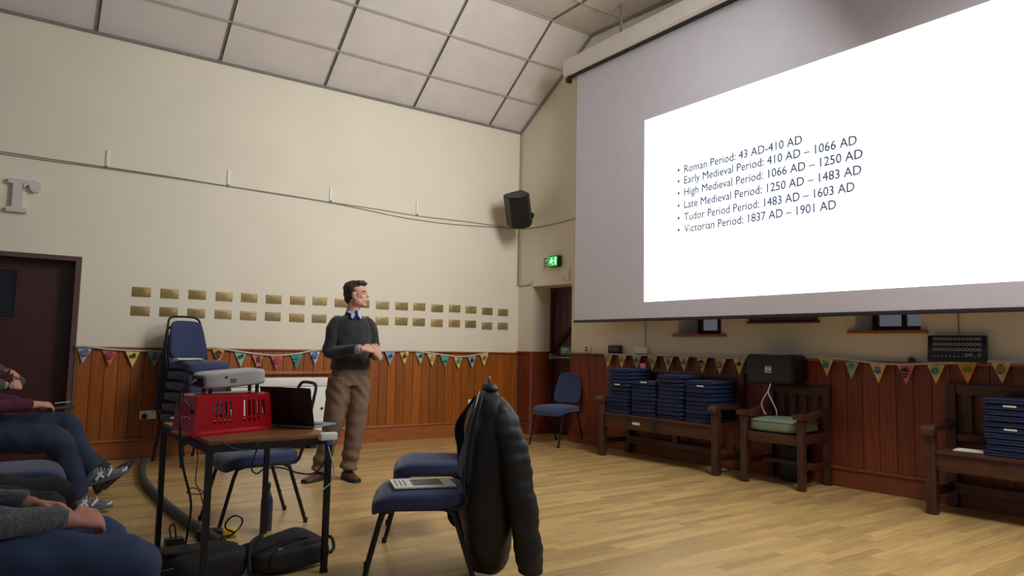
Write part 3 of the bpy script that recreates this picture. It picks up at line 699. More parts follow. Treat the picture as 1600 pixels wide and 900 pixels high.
# ------------------------------------------------------------------ benches and armchair (wall frame: x along wall, y out)
def wthing(name,lab,cat,s,d,group=None):
    t=bpy.data.objects.new(name,None); COL.objects.link(t); t.location=WB(s,d,0); t.rotation_euler=(0,0,PI/2+WA); t.empty_display_size=.1
    return tag(t,lab,cat,group)      # local x: to the left along the wall, local y: out into the room (-x world)
def bench(lab,s,d0,W=1.58,Dp=.50,cap=True):
    """oak settle; local x runs -W/2..W/2, local y 0 at back .. Dp at front"""
    t=wthing('oak_bench',lab,'bench',s,d0)
    hw=W/2; L=.072
    def arm_piece(sx):
        x=sx*(hw-L/2)
        b=nb(); span(b,(x-L/2,Dp-L,0),(x+L/2,Dp,.63),bev=.006); obj('leg',b,m_oak,t)
        b=nb(); prism(b,[(-.03,0),(.045,0),(.045,.45),(.02,.97),(-.045,.97),(-.03,.45)],x-L/2,x+L/2,Rz(PI/2)@Matrix.Diagonal((1,-1,1,1))@I4)
        obj('leg',b,m_oak,t)
        b=nb(); c=[]
        prof=[(.0,.655),(Dp-.03,.635),(Dp+.01,.635),(Dp+.035,.615),(Dp+.05,.585),(Dp+.035,.555),(Dp+.01,.548),(Dp-.01,.56),(Dp-.012,.585),(Dp+.005,.60),(Dp-.005,.60)]
        prof=[(-.0,.64),(.2,.625),(Dp-.06,.632),(Dp-.0,.630),(Dp+.03,.615),(Dp+.042,.59),(Dp+.035,.562),(Dp+.008,.548),(Dp-.02,.556),(Dp-.03,.58),(Dp-.06,.592),(.2,.585),(0,.595)]
        v=[]
        for (yy,zz) in prof: v.append((yy,zz+.035))
        a=[b.verts.new((x-.045,yy,zz)) for yy,zz in v]; e=[b.verts.new((x+.045,yy,zz)) for yy,zz in v]
        b.faces.new(a); b.faces.new(e[::-1])
        for i in range(len(v)): b.faces.new((a[i],e[i],e[(i+1)%len(v)],a[(i+1)%len(v)]))
        am=obj('armrest',b,m_oakh,t)
        b=nb()
        for sg in (-1,1): lathe(b,[(.001,-.002),(.012,-.002),(.017,.004),(.012,.007),(.001,.004)],(x+sg*.047,Dp+.008,.62),14,Ry(sg*PI/2))
        obj('scroll',b,m_oak,am)
        b=nb(); span(b,(x-.02,.05,.13),(x+.02,Dp-L,.19),bev=.005); obj('side_stretcher',b,m_oak,t)
    for sx in (-1,1): arm_piece(sx)
    b=nb(); span(b,(-hw+L,.02,.455),(hw-L,Dp-.0,.482),bev=.005); obj('seat',b,m_oakh,t)
    b=nb(); span(b,(-hw+L,Dp-.045,.33),(hw-L,Dp-.015,.455),bev=.004); obj('seat_rail',b,m_oakh,t)
    b=nb(); span(b,(-hw+L,.06,.12),(hw-L,.10,.20),bev=.005); obj('stretcher',b,m_oakh,t)
    b=nb(); span(b,(-.03,.06,.19),(.03,.12,.46),bev=.004); obj('leg',b,m_oak,t)
    b=nb(); span(b,(-hw+L,-.03,.885),(hw-L,.015,.97),bev=.006); obj('top_rail',b,m_oakh,t)
    b=nb(); span(b,(-hw+L,-.01,.52),(hw-L,.03,.58),bev=.005); obj('lower_rail',b,m_oakh,t)
    n=9
    for k in range(n):
        x=-hw+L+(W-2*L)*(k+.5)/n; b=nb(); span(b,(x-.03,-.015,.575),(x+.03,.012,.89),bev=.003); obj('back_slat',b,m_oak,t)
    return t
BD=.06
b1=bench('long dark oak bench with scroll arms carrying four tall stacks of navy pads',2.845,BD,1.55,.49)
bb=nb(); span(bb,(.19,.475+.0,.385),(.29,.4775,.412)); obj('label_plate',bb,m_paper,b1,False)
b2=bench('dark oak bench at the right edge of the photo, with one stack of navy pads',6.24,BD,1.60,.49)
# stacks of pads
padw,padd,padt=.345,.40,.0415
def make_pad():
    t=thing('seat_pad','','cushion',(0,0,0),0)
    b=nb(); rbox(b,(0,0,padt/2),(padw,padd,padt*1.02),p=7,div=6,fn=lambda q:V((q.x,q.y,q.z*(1-.12*(abs(q.y)/.2)**3)))); pp=obj('pad',b,m_pad,t)
    b=nb(); 
    for zz in (.008,padt-.008):
        tube(b,[(-padw/2+.03,padd/2+.001,zz),(padw/2-.03,padd/2+.001,zz)],.003,6)
    obj('piping',b,mat('navy_piping','#24345e',.5,var=.1),pp)
    return t
pad0=make_pad(); used=[0]
def stack(bloc,n,where,tags=(),g=None,xoff=0,yoff=.25):
    for k in range(n):
        pos='topmost' if k==n-1 else ('bottom' if k==0 else (ordn[k]+' from bottom'))
        lab=f'navy pad, {pos} {where}'
        j=random.uniform(-.009,.009); jy=random.uniform(-.012,.012)
        M=rootM(bloc); p=M@V((xoff+j,yoff+jy,.4825+padt*k)); rz=bloc.rotation_euler.z+random.uniform(-.035,.035)
        if used[0]==0: o=pad0; o.location=p; o.rotation_euler=(0,0,rz); o['label']=lab; o['group']=g; used[0]=1
        else: o=dup(pad0,lab,p,rz,g)
        if k in tags:
            b=nb(); span(b,(-.06,padd/2+.002,padt*.55),(.02,padd/2+.004,padt*.55+.013)); obj('label_tag',b,m_paper,o,False)
stack(b1,12,'of the tallest stack on the long bench',(7,),'navy pads on the left bench',.535)
stack(b1,9,'of the short second stack on the long bench',(8,),'navy pads on the left bench',.18)
stack(b1,11,'of the third stack from the left, long bench',(),'navy pads on the left bench',-.175)
stack(b1,10,'of the stack behind the long bench scroll arm',(8,),'navy pads on the left bench',-.53)
stack(b2,10,'of the stack on the bench at the right edge',(4,8),'navy pads on the right bench',.26)
for k,(x,z1) in enumerate(((.36,.36),(-.0,.33),(-.05,.34))):
    b=nb(); tube(b,[(x,.488,.50),(x+.004,.497,.47),(x-.004,.50,(z1+.47)/2),(x+.006,.498,z1)],(.008),6,3)
    o=obj('pad_tie',b,m_blacksoft); o.matrix_world=rootM(b1)
    tag(o,['dark tie hanging from the tallest pad stack over the bench rail','dark tie hanging in front of the bench rail between the two middle pad stacks','second dark tie hanging beside the other tie between the middle pad stacks'][k],'tie')
# booklet on right bench
M=rootM(b2); q=M@V((.55,.30,.4825)); booklet('booklet','thin pale booklet lying on the seat of the right bench left of the pads',q,b2.rotation_euler.z+.1,.20,.15,2,pr=False)
# armchair
A=wthing('oak_armchair','dark oak armchair with a green cushion and a black loudspeaker on its back','armchair',4.19,.05)
hw=.305; Dp=.53
for sx in (-1,1):
    x=sx*(hw-.03)
    b=nb(); span(b,(x-.03,Dp-.06,0),(x+.03,Dp,.66),bev=.006); obj('leg',b,m_oak,A)
    b=nb()
    Rg=[[b.verts.new((x+a,y+c,z)) for a,c in ((-.028,-.025),(.028,-.025),(.028,.025),(-.028,.025))] for z,y in ((0,.03),(.45,.045),(.90,.0))]
    skin(b,Rg); obj('leg',b,m_oak,A)
    b=nb(); n=10; Rg=[]
    for k in range(n+1):
        u=k/n; y=.01+u*(Dp+.035); z=.655+.03*math.cos(u*PI*1.1)-.012+.02*(u>.85); h=.022; w=.03+.012*u
        Rg.append([b.verts.new((x+a,y,z+c)) for a,c in ((-w,-h),(w,-h),(w,h),(-w,h))])
    skin(b,Rg); obj('armrest',b,m_oakh,A)
    b=nb(); span(b,(x-.015,.05,.17),(x+.015,Dp-.06,.21),bev=.004); obj('side_stretcher',b,m_oak,A)
    b=nb(); span(b,(x-.014,.05,.39),(x+.014,Dp-.06,.47),bev=.004); obj('seat_rail',b,m_oak,A)
b=nb(); span(b,(-hw+.06,Dp-.05,.38),(hw-.06,Dp-.018,.47),bev=.004); obj('seat_rail',b,m_oakh,A)
b=nb(); span(b,(-hw+.06,.04,.44),(hw-.06,Dp-.05,.47)); obj('seat',b,m_oakh,A)
b=nb(); span(b,(-hw+.06,.22,.17),(hw-.06,.25,.21),bev=.004); obj('stretcher',b,m_oakh,A)
b=nb(); span(b,(-hw+.055,-.022,.80),(hw-.055,.022,.885),bev=.006); obj('top_rail',b,m_oakh,A)
b=nb(); span(b,(-hw+.055,.01,.52),(hw-.055,.045,.57),bev=.004); obj('lower_rail',b,m_oakh,A)
for k in range(4):
    x=-.165+.11*k; b=nb(); Rg=[[b.verts.new((x+a,y+c,z)) for a,c in ((-.025,-.008),(.025,-.008),(.025,.008),(-.025,.008))] for z,y in ((.565,.028),(.81,.003))]; skin(b,Rg); obj('back_slat',b,m_oak,A)
t=wthing('seat_cushion','sage green vinyl cushion lying on the oak armchair','cushion',4.19,.05); t.location.z=.471
b=nb(); rbox(b,(0,.29,.062),(.50,.46,.125),p=4.5,div=10,fn=lambda q:V((q.x,q.y,q.z*(1+.10*(1-(q.x/.25)**2)*(1-(q.y/.24)**2))))); c=obj('cover',b,mat('sage_vinyl','#71806f',.38,var=.06,vs=6),t)
b=nb(); 
for z in (.028,.098):
    pts=[]
    for k in range(28):
        a=2*PI*k/28; cs,sn=math.cos(a),math.sin(a); p=5; pts.append((.247*math.copysign(abs(cs)**(2/p),cs),.29+.228*math.copysign(abs(sn)**(2/p),sn),z))
    tube(b,pts+[pts[0]],.004,6)
obj('piping',b,mat('sage_piping','#62705f',.4),c)
# loudspeaker lying along the top of the chair back
t=wthing('loudspeaker','black loudspeaker lying on its side on the back of the oak armchair','speaker',4.04,.05); t.location.z=.886
b=nb(); Ms=I4
prism(b,[(-.23,.02),(.23,.0),(.245,.03),(.25,.25),(.225,.29),(.12,.285),(.0,.275),(-.12,.285),(-.215,.29),(-.245,.26),(-.25,.05)],.02,.27)
bmesh.ops.bevel(b,geom=b.edges[:],offset=.014,segments=2,affect='EDGES',clamp_overlap=True); cab=obj('cabinet',b,m_black,t)
b=nb(); prism(b,[(-.215,.035),(.215,.02),(.225,.25),(-.215,.262)],.27,.2755); gr=obj('grille',b,mat('speaker_grille','#17181d',.6,var=.3,vs=300),t,False)
b=nb(); y0,y1=.2755,.279
def bd(pl): prism(b,[(a,c) for a,c in pl],y0,y1)
# pale outline badge with two letters, seen from the room
o_=.045; 
bx=lambda x0,z0,x1,z1: bd([(-x0,z0),(-x1,z0),(-x1,z1),(-x0,z1)])
cx,cz=-.01,.145
for q in ((-.030,-.030,-.025,.030),(.025,-.030,.030,.030),(-.030,.025,.030,.030),(-.030,-.030,.030,-.025)): bx(cx+q[0],cz+q[1],cx+q[2],cz+q[3])
for q in ((-.018,-.016,-.013,.016),(-.018,.011,-.002,.016),(-.018,-.003,-.003,.002),(-.018,-.016,-.002,-.011)): bx(cx+q[0],cz+q[1],cx+q[2],cz+q[3])
bd([(-(cx+.0),cz+.016),(-(cx+.006),cz+.016),(-(cx+.0125),cz-.008),(-(cx+.019),cz+.016),(-(cx+.024),cz+.016),(-(cx+.0145),cz-.016),(-(cx+.0095),cz-.016)])
obj('badge',b,m_plastic,t,False)
t=wthing('speaker_cable','white cable looping from the loudspeaker down to the green cushion','cable',4.04,.05)
b=nb(); tube(b,[(-.02,.285,.90),(0,.30,.83),(.06,.31,.72),(.045,.30,.64),(.02,.30,.612)],.006,6,4); tube(b,[(-.02,.285,.90),(0,.295,.82),(-.05,.30,.72),(-.08,.30,.66),(-.085,.30,.612)],.006,6,4); obj('cable',b,mat('white_flex','#a9a7a8',.5),t)
t=wthing('floor_box','dark box on the floor underneath the oak armchair','box',4.20,.05)
b=nb(); span(b,(-.12,.02,0),(.12,.18,.36),bev=.012); obj('body',b,m_black,t); b=nb(); span(b,(-.125,.015,.36),(.125,.185,.385),bev=.006); obj('lid',b,m_black,t)
# ------------------------------------------------------------------ projector table and what is on it
TZ=.72; p0=F(325,690,TZ); p1=F(520,677,TZ); p2=F(252,660,TZ)
TR=math.atan2(p1.y-p0.y,p1.x-p0.x); TW=(p1-p0).length; TD=.94
T=thing('projector_table','small steel-framed table with a wooden top carrying the projector and laptop','table',(p0.x,p0.y,0),TR)
tm=rootM(T)
b=nb(); span(b,(.006,.006,TZ-.022),(TW-.006,TD-.006,TZ),bev=.002); obj('tabletop',b,mat('table_wood','#7a4d2a',.35,var=.25,vs=4,stretch=(2,14,14)),T)
b=nb()
for a,c in (((0,0),(TW,.028)),((0,TD-.028),(TW,TD)),((0,.028),(.028,TD-.028)),((TW-.028,.028),(TW,TD-.028))): span(b,(a[0],a[1],TZ-.055),(c[0],c[1],TZ-.022))
obj('frame',b,m_steel,T)
for x,y in ((0,0),(TW-.028,0),(0,TD-.028),(TW-.028,TD-.028)):
    b=nb(); span(b,(x,y,.012),(x+.028,y+.028,TZ-.055)); span(b,(x-.002,y-.002,0),(x+.03,y+.03,.02)); obj('leg',b,m_steel,T)
def on_table(x,y,z=0): return tm@V((x,y,TZ+z))
# upturned red basket
BW,BDp,BH=.44,.20,.20
bc=on_table(.155,.40); 
q0=F(300,684,TZ); q1=F(429,671,TZ); e=(q1-q0); br=math.atan2(e.y,e.x); BW=e.length*.97
bc=q0+e/2+V((-math.sin(br),math.cos(br),0))*(BDp/2+.01)
B=thing('storage_basket','red slotted plastic basket turned upside down on the table under the projector','basket',bc,br)
b=nb(); tp=.90
def bsk(u,v,side):
    k=1-(1-tp)*v/BH; w=BW*k/2; d=BDp*k/2
    return V({0:(u*w,-d,v),1:(w,u*d,v),2:(-u*w,d,v),3:(-w,-u*d,v)}[side])
def rr(P_,side):   # round the corners a little
    return P_
for side in range(4):
    hol=[]
    W_=BW if side in (0,2) else BDp
    if side==0:
        for c in (-.30,.46):
            for k in range(4): x=c+.125*(k-1.5); hol+=[(x-.030,x+.030,.085,.168),(x-.026,x+.018,.055,.075)]
        for x in (.80,): hol.append((x-.055,x+.045,.085,.168))
    elif side==2: hol+=[(-.86,.86,.045,.175)]
    else:
        for k in range(5): hol.append((-.5+.25*k-.045,-.5+.25*k+.045,.085,.165))
    us=sorted({-1,1}|{round(h[i],4) for h in hol for i in (0,1)}); vs_=sorted({.02,BH}|{round(h[i],4) for h in hol for i in (2,3)})
    for a,c in zip(us,us[1:]):
        for d,e_ in zip(vs_,vs_[1:]):
            if any(h[0]-1e-4<=a and c<=h[1]+1e-4 and h[2]-1e-4<=d and e_<=h[3]+1e-4 for h in hol): continue
            b.faces.new([b.verts.new(bsk(u,v,side)) for u,v in ((a,d),(c,d),(c,e_),(a,e_))])
k=tp; b.faces.new([b.verts.new((sx*BW*k/2,sy*BDp*k/2,BH)) for sx,sy in ((-1,-1),(1,-1),(1,1),(-1,1))])
bmesh.ops.remove_doubles(b,verts=b.verts[:],dist=1e-4)
o=obj('basket_shell',b,m_red,B,False); md=o.modifiers.new('s','SOLIDIFY'); md.thickness=.004
b=nb()
loft(b,[((0,0,0),(BW/2+.012,0,0),(0,BDp/2+.012,0)),((0,0,.012),(BW/2+.012,0,0),(0,BDp/2+.012,0)),((0,0,.026),(BW/2-.004,0,0),(0,BDp/2-.004,0))],40,9); obj('basket_rim',b,m_red,B)
b=nb(); loft(b,[((0,0,BH-.010),(BW*tp/2+.003,0,0),(0,BDp*tp/2+.003,0)),((0,0,BH-.001),(BW*tp/2+.002,0,0),(0,BDp*tp/2+.002,0)),((0,0,BH+.004),(BW*tp/2-.006,0,0),(0,BDp*tp/2-.006,0))],40,9); obj('basket_base',b,m_red,B)
# projector
pz=TZ+BH+.006; pc=hit(364,600,(-.25,-.97,0),bc+V((0,-.03,0)))
PJ=thing('projector','grey-white video projector propped on the red basket','projector',(pc.x,pc.y+.045,pz),.06)
MT=Tr(0,0,.030)@Ry(-.085)
b=nb(); rbox(b,(0,.02,.045),(.32,.25,.085),p=9,div=8,M=MT); obj('body',b,mat('projector_white','#bdbcb8',.45,var=.03),PJ)
b=nb(); rbox(b,(-.158,.02,.045),(.02,.2,.06),p=8,div=4,M=MT); obj('rear_panel',b,m_black,PJ)
b=nb(); lathe(b,[(.001,0),(.045,0),(.045,.02),(.036,.022),(.032,.012),(.001,.012)],(0,0,0),24,MT@Tr(.152,.05,.05)@Ry(PI/2)); obj('lens',b,m_glassd,PJ)
for x,y,h in ((.12,-.06,.045),(.12,.06,.045),(-.12,-.06,.030),(-.12,.06,.030)):
    b=nb(); tube(b,[(x,y,-.0),(x,y,h)],.010,10); obj('foot',b,m_black,PJ)
b=nb(); span(b,(-.03,-.1062,.028),(.0,-.104,.05),M=MT); obj('vent',b,m_print,PJ,False)
b=nb(); lathe(b,[(.001,0),(.006,0),(.006,.003),(.001,.003)],(0,0,0),10,MT@Tr(-.05,-.1045,.06)@Rx(PI/2)); obj('sensor_window',b,m_black,PJ)
# laptop
q1=F(491,671,TZ); bd_=V((.80,.60,0)).normalized(); hd=V((bd_.y,-bd_.x,0))
LW=.33; lc=q1-hd*(LW/2); lr=math.atan2(hd.y,hd.x)
LP=thing('laptop','open dark laptop on the table, its lid turned away from the seats','laptop',(lc.x,lc.y,TZ),lr)   # local x hinge, local y away
b=nb(); span(b,(-LW/2,0,.004),(LW/2,.225,.016),bev=.004); obj('base',b,mat('laptop_silver','#8b8c90',.4,metal=.3,var=.05),LP)
b=nb(); span(b,(-LW/2+.02,.02,.0165),(LW/2-.02,.12,.0185)); obj('keyboard',b,m_black,LP,False)
b=nb(); span(b,(-LW/2,-.003,0),(LW/2,.003,.222),bev=.003); ML=Tr(0,.002,.014)@Rx(.26); lid=obj('lid',b,mat('laptop_lid_dark','#20161b',.3,var=.1),LP,M=ML)
b=nb(); span(b,(-LW/2+.012,.003,.012),(LW/2-.012,.0045,.212)); obj('display',b,m_glassd,lid,False,M=ML)
# white hub on the corner of the table, with its blue lead
hc=F(510,673,TZ+.02); HB=thing('hub_box','small white box on the near corner of the table with a blue plug underneath','hub',(hc.x,hc.y-.01,TZ-.015),TR)
b=nb(); span(b,(-.045,-.035,-.01),(.045,.008,.028),bev=.004); obj('case',b,m_plastic,HB)
b=nb(); span(b,(-.01,-.030,-.035),(.018,-.008,-.008),bev=.003); obj('plug',b,mat('blue_plug','#2b5fa8',.4),HB)
b=nb(); tube(b,[(.0,-.018,-.035),(.012,-.03,-.09),(.03,-.035,-.16),(.02,-.04,-.22),(-.04,-.03,-.27)],.0035,6,4); obj('lead',b,mat('pale_lead','#aab4c4',.5),HB)
q=F(292,657,TZ); booklet('leaflet','white folded papers on the back left corner of the projector table',(q.x+.03,q.y+.04,TZ),.3,.15,.21,3,pr=False,cat='paper')
# ------------------------------------------------------------------ cables, hose, bags
def cable(lab,pts,r,name='cable',m=None,n=5): 
    b=nb(); tube(b,pts,r,6,n); return tag(obj(name,b,m or m_black),lab,'cable')
Yc=-4.30
pj=PJ.location
cable('thick black power lead looping from the projector down behind the table leg to the adapter',[V((pj.x-.16,pj.y+.02,pz+.07)),P(300,598,Yc),P(283,612,Yc+.02),P(279,640,Yc+.02),P(281,660,Yc-.02),P(282,690,Yc),P(286,730,Yc),P(297,775,Yc),P(298,800,Yc+.02),P(292,838,Yc+.1),F(288,858,.03)],.006)
cable('second thin black lead from the projector curling behind the red basket',[V((pj.x-.16,pj.y+.06,pz+.05)),P(295,604,Yc+.05),P(286,622,Yc+.05),P(300,645,Yc+.05),V((bc.x-.22,bc.y+.12,TZ+.012))],.004)
cable('thin black tangled wire hanging behind the left table legs',[P(306,690,-3.75),P(309,715,-3.75),P(306,755,-3.75),P(318,770,-3.75),P(305,772,-3.75),P(292,770,-3.75),P(300,762,-3.75),P(312,768,-3.75),P(318,790,-3.75),F(330,812,.006)],.003)
cable('black lead sagging from the laptop below the front rail of the table',[P(345,690,-4.47),P(362,700,-4.49),P(385,703,-4.49),P(402,694,-4.48),P(405,690,-4.46)],.004)
cable('thin black lead drooping across under the table to the blue plug',[P(404,694,-4.42),P(395,722,-4.40),P(394,735,-4.38),P(402,740,-4.36),P(415,732,-4.36),P(440,731,-4.38),P(466,739,-4.40),P(488,740,-4.42),P(503,728,-4.44),P(512,705,-4.45)],.004)
cable('coiled black lead standing up beside the yellow extension block',[F(340,838,.02),P(360,836,-3.92),P(376,822,-3.92),P(378,810,-3.92),P(366,806,-3.92),P(354,815,-3.92),P(353,826,-3.92),P(366,833,-3.92),F(352,842,.02)],.005)
t=thing('power_adapter','black mains adapter on the floor left of the dark bags','adapter',F(272,851),.1)
b=nb(); span(b,(-.05,-.03,0),(.05,.03,.04),bev=.006); obj('case',b,m_black,t); b=nb(); tube(b,[(-.02,0,.04),(-.03,.0,.10),(-.01,0,.12),(.0,0,.09),(.01,.0,.03)],.005,6,4); obj('lead',b,m_black,t)
t=thing('extension_block','yellow and black extension block on the floor under the table','extension lead',F(357,839),-.1)
b=nb(); rbox(b,(0,0,.028),(.10,.075,.055),p=5,div=5); obj('body',b,mat('yellow_plastic','#d8b612',.4),t); b=nb(); rbox(b,(-.11,-.005,.034),(.16,.07,.06),p=5,div=5); obj('socket_strip',b,m_black,t)
hs=[F(x,y,.035) for x,y in ((224,716),(222,735),(226,752),(238,766),(262,790),(290,812),(318,830),(345,848))]
b=nb(); tube(b,hs,.030,12,5); tag(obj('cable_hose',b,mat('grey_hose','#3b3d44',.6,var=.2,vs=40,bump=.4,bs=60)),'thick dark grey cable hose trailing across the floor from the dado to the table','hose')
# water bottle
wb=F(415,829); t=thing('water_bottle','dark steel water bottle standing on the floor behind the backpack','bottle',(wb.x,wb.y,0))
b=nb(); lathe(b,[(.001,0),(.034,0),(.037,.006),(.037,.18),(.034,.20),(.022,.235),(.017,.245),(.017,.262),(.001,.262)],seg=24); obj('body',b,mat('steel_blue_bottle','#343c4c',.3,metal=.5,var=.05),t)
b=nb(); lathe(b,[(.001,.262),(.019,.262),(.020,.268),(.020,.296),(.017,.30),(.001,.30)],seg=20); obj('cap',b,m_black,t)
def bag(lab,loc,rz,s,name,extra):
    t=thing(name,lab,'bag',loc,rz); b=nb()
    rbox(b,(0,0,s[2]/2),s,p=3.6,div=14,fn=extra); o=obj('body',b,m_blacksoft,t); bake(o,smooth=1,wr=.009,wrs=9); return t
q0=F(322,905); t=bag('flat black document bag lying under the front left of the table',(q0.x-.01,q0.y+.05,0),TR+.12,(.40,.36,.15),'document_bag',lambda q:V((q.x,q.y,q.z*(1-.25*(q.y/.18)))))
b=nb(); rbox(b,(0,0,0),(.39,.24,.02),p=6,div=6); obj('flap',b,mat('dark_grey_nylon','#1d1c1c',.7,bump=.2,bs=150),t,M=Tr(-.02,.06,.135)@Rx(-.12)@Ry(.05))
b=nb(); tube(b,[(-.195,-.13,.11),(-.20,-.02,.075),(-.198,.10,.05)],.003,6,4); obj('zip',b,mat('zip_grey','#8a8688',.4),t)
q0=F(446,893); t=bag('black backpack lying on its back under the table in front of the bottle',(q0.x+.02,q0.y+.10,0),TR+.10,(.46,.28,.165),'backpack',lambda q:V((q.x,q.y,q.z*(1-.35*(abs(q.x)/.23)**2)+.014*math.sin(q.x*16))))
b=nb(); rbox(b,(.02,-.13,.075),(.34,.06,.11),p=4,div=6); o=obj('front_pocket',b,m_blacksoft,t); 
b=nb(); tube(b,[(-.20,-.10,.13),(-.05,-.12,.165),(.12,-.115,.155),(.21,-.09,.10)],.004,6,4); zz=obj('zip',b,m_steel,t)
b=nb(); tube(b,[(-.10,.06,.165),(-.17,.02,.150),(-.215,-.05,.115),(-.235,-.10,.04)],.012,8,4); obj('shoulder_strap',b,m_blacksoft,t)
b=nb(); tube(b,[(.20,-.02,.11),(.25,-.05,.12),(.255,-.08,.07),(.22,-.10,.05)],.010,6,4); obj('carry_handle',b,m_blacksoft,t)
b=nb(); span(b,(-.10,-.135,.125),(-.075,-.125,.135)); obj('zip_pull',b,mat('zip_grey','#8a8688',.4),t)
# ------------------------------------------------------------------ jacket on the near chair (chair frame: x forward, y left/near)
J=thing('jacket','black quilted jacket draped over the back of the nearest blue chair','jacket',R1.location,RA)
m_jk=mat('black_quilted_nylon','#090a10',.55,var=.3,vs=14,bump=.15,bs=40); m_jl=mat('jacket_lining','#10131f',.7,var=.2)
def quilt(step,amp,ax=2):
    return lambda c: amp*(abs(math.sin(PI*c[ax]/step))-.6)
b=nb(); secs=[]
for z,c,a,w in ((.985,-.350,.028,.075),(.955,-.350,.045,.12),(.92,-.350,.064,.19),(.86,-.346,.084,.235),(.75,-.342,.108,.252),(.62,-.340,.130,.258),(.48,-.345,.145,.258),(.34,-.352,.145,.252),(.2,-.355,.125,.232),(.10,-.348,.095,.195),(.045,-.335,.06,.14)):
    tw=.05*math.sin(z*5)
    secs.append(((c,0,z),(a,tw*.3,0),(0,w,0)))
loft(b,secs[::-1],36,2.8)
o=obj('body',b,m_jk,J); bake(o,sub=2,wr=.018,wrs=7,fn=quilt(.075,.0045))
b=nb(); tube(b,[(-.36,.11,.93),(-.40,.19,.83),(-.445,.235,.68),(-.485,.25,.48),(-.515,.25,.30),(-.535,.243,.17),(-.54,.24,.095)],[.045,.068,.076,.076,.072,.068,.060],20,5)
o=obj('sleeve',b,m_jk,J); bake(o,sub=2,wr=.014,wrs=10,fn=quilt(.062,.004))
b=nb(); tube(b,[(-.395,-.17,.88),(-.41,-.235,.74),(-.42,-.26,.6),(-.42,-.265,.45),(-.42,-.26,.3),(-.41,-.25,.15)],[.05,.07,.075,.075,.07,.06],16,5)
o=obj('sleeve',b,m_jk,J); bake(o,sub=2,wr=.014,wrs=10,fn=quilt(.062,.004))
# collar and open fronts
b=nb(); loft(b,[((-.350,0,.955),(.05,0,0),(0,.115,0)),((-.348,0,.985),(.042,0,0),(0,.105,0)),((-.344,.0,1.005),(.03,0,0),(0,.085,0)),((-.344,0,1.0),(.018,0,0),(0,.07,0))],24); o=obj('collar',b,m_jk,J); bake(o,sub=1,wr=.006,wrs=20)
def sheet(name,rows,m,th=.012):
    b=nb(); G=[[b.verts.new(p) for p in r] for r in rows]
    for a,c in zip(G,G[1:]):
        for i in range(len(a)-1): b.faces.new((a[i],a[i+1],c[i+1],c[i]))
    o=obj(name,b,m,J); bake(o,solid=th,sub=2,wr=.006,wrs=14); return o
sheet('front_panel',[[(-.30,-.12,.95),(-.27,-.10,.93)],[(-.27,-.20,.88),(-.23,-.17,.84)],[(-.235,-.23,.78),(-.165,-.22,.765)],[(-.235,-.24,.66),(-.195,-.25,.65)],[(-.24,-.255,.50),(-.205,-.262,.47)],[(-.24,-.26,.33),(-.17,-.27,.33)],[(-.24,-.26,.26),(-.135,-.27,.25)],[(-.25,-.25,.18),(-.19,-.26,.19)]],m_jl)
sheet('lapel',[[(-.315,.10,.975),(-.285,.08,.96)],[(-.29,.18,.90),(-.255,.16,.89)],[(-.262,.225,.80),(-.225,.21,.78)],[(-.247,.245,.66),(-.208,.245,.64)],[(-.24,.255,.52),(-.206,.258,.50)]],m_jk,.016)
b=nb(); tube(b,[(-.283,.115,.965),(-.255,.19,.88),(-.226,.235,.76),(-.212,.262,.64),(-.207,.27,.52),(-.215,.262,.46)],.004,6,4); obj('zip',b,mat('zip_dark','#3a3d48',.35,metal=.6),J)
b=nb(); tube(b,[(-.345,.02,1.0),(-.345,.03,1.03),(-.345,-.02,1.035),(-.345,-.03,1.0)],.006,6,4); obj('hanging_loop',b,mat('zip_grey','#8a8688',.4),J)
# ------------------------------------------------------------------ people
def frame(f,u=(0,0,1)):
    f=V(f).normalized(); u=V(u); u=(u-f*u.dot(f)).normalized(); return f,f.cross(u),u    # forward, right, up
def head_parts(bm,C,f,u,s=1):
    f,r,u=frame(f,u); M3=Matrix((f,r,u)).transposed()
    def e(a,b_,c,ra,rb,rc,sub=3): ell(bm,V(C)+(f*a+r*b_+u*c)*s,(ra*s,rb*s,rc*s),M3,sub)
    e(-.014,0,.034,.098,.077,.086); e(.022,0,-.045,.070,.058,.078); e(.064,0,-.097,.026,.026,.02); e(.03,0,-.085,.055,.045,.03)
    e(.070,0,.024,.017,.044,.012,2); e(.085,0,.0,.013,.0095,.028,2); e(.103,0,-.020,.013,.0105,.011,2); e(.092,0,-.024,.012,.0155,.009,2)
    e(.086,0,-.056,.013,.024,.007,2); e(.084,0,-.069,.012,.021,.007,2)
    for sx in (-1,1):
        e(.052,sx*.034,-.025,.022,.022,.022,2); e(-.008,sx*.079,-.012,.020,.010,.033,2); e(.0,sx*.074,-.035,.014,.010,.014,2)
        e(.02,sx*.05,-.07,.04,.02,.035,2)
    return f,r,u
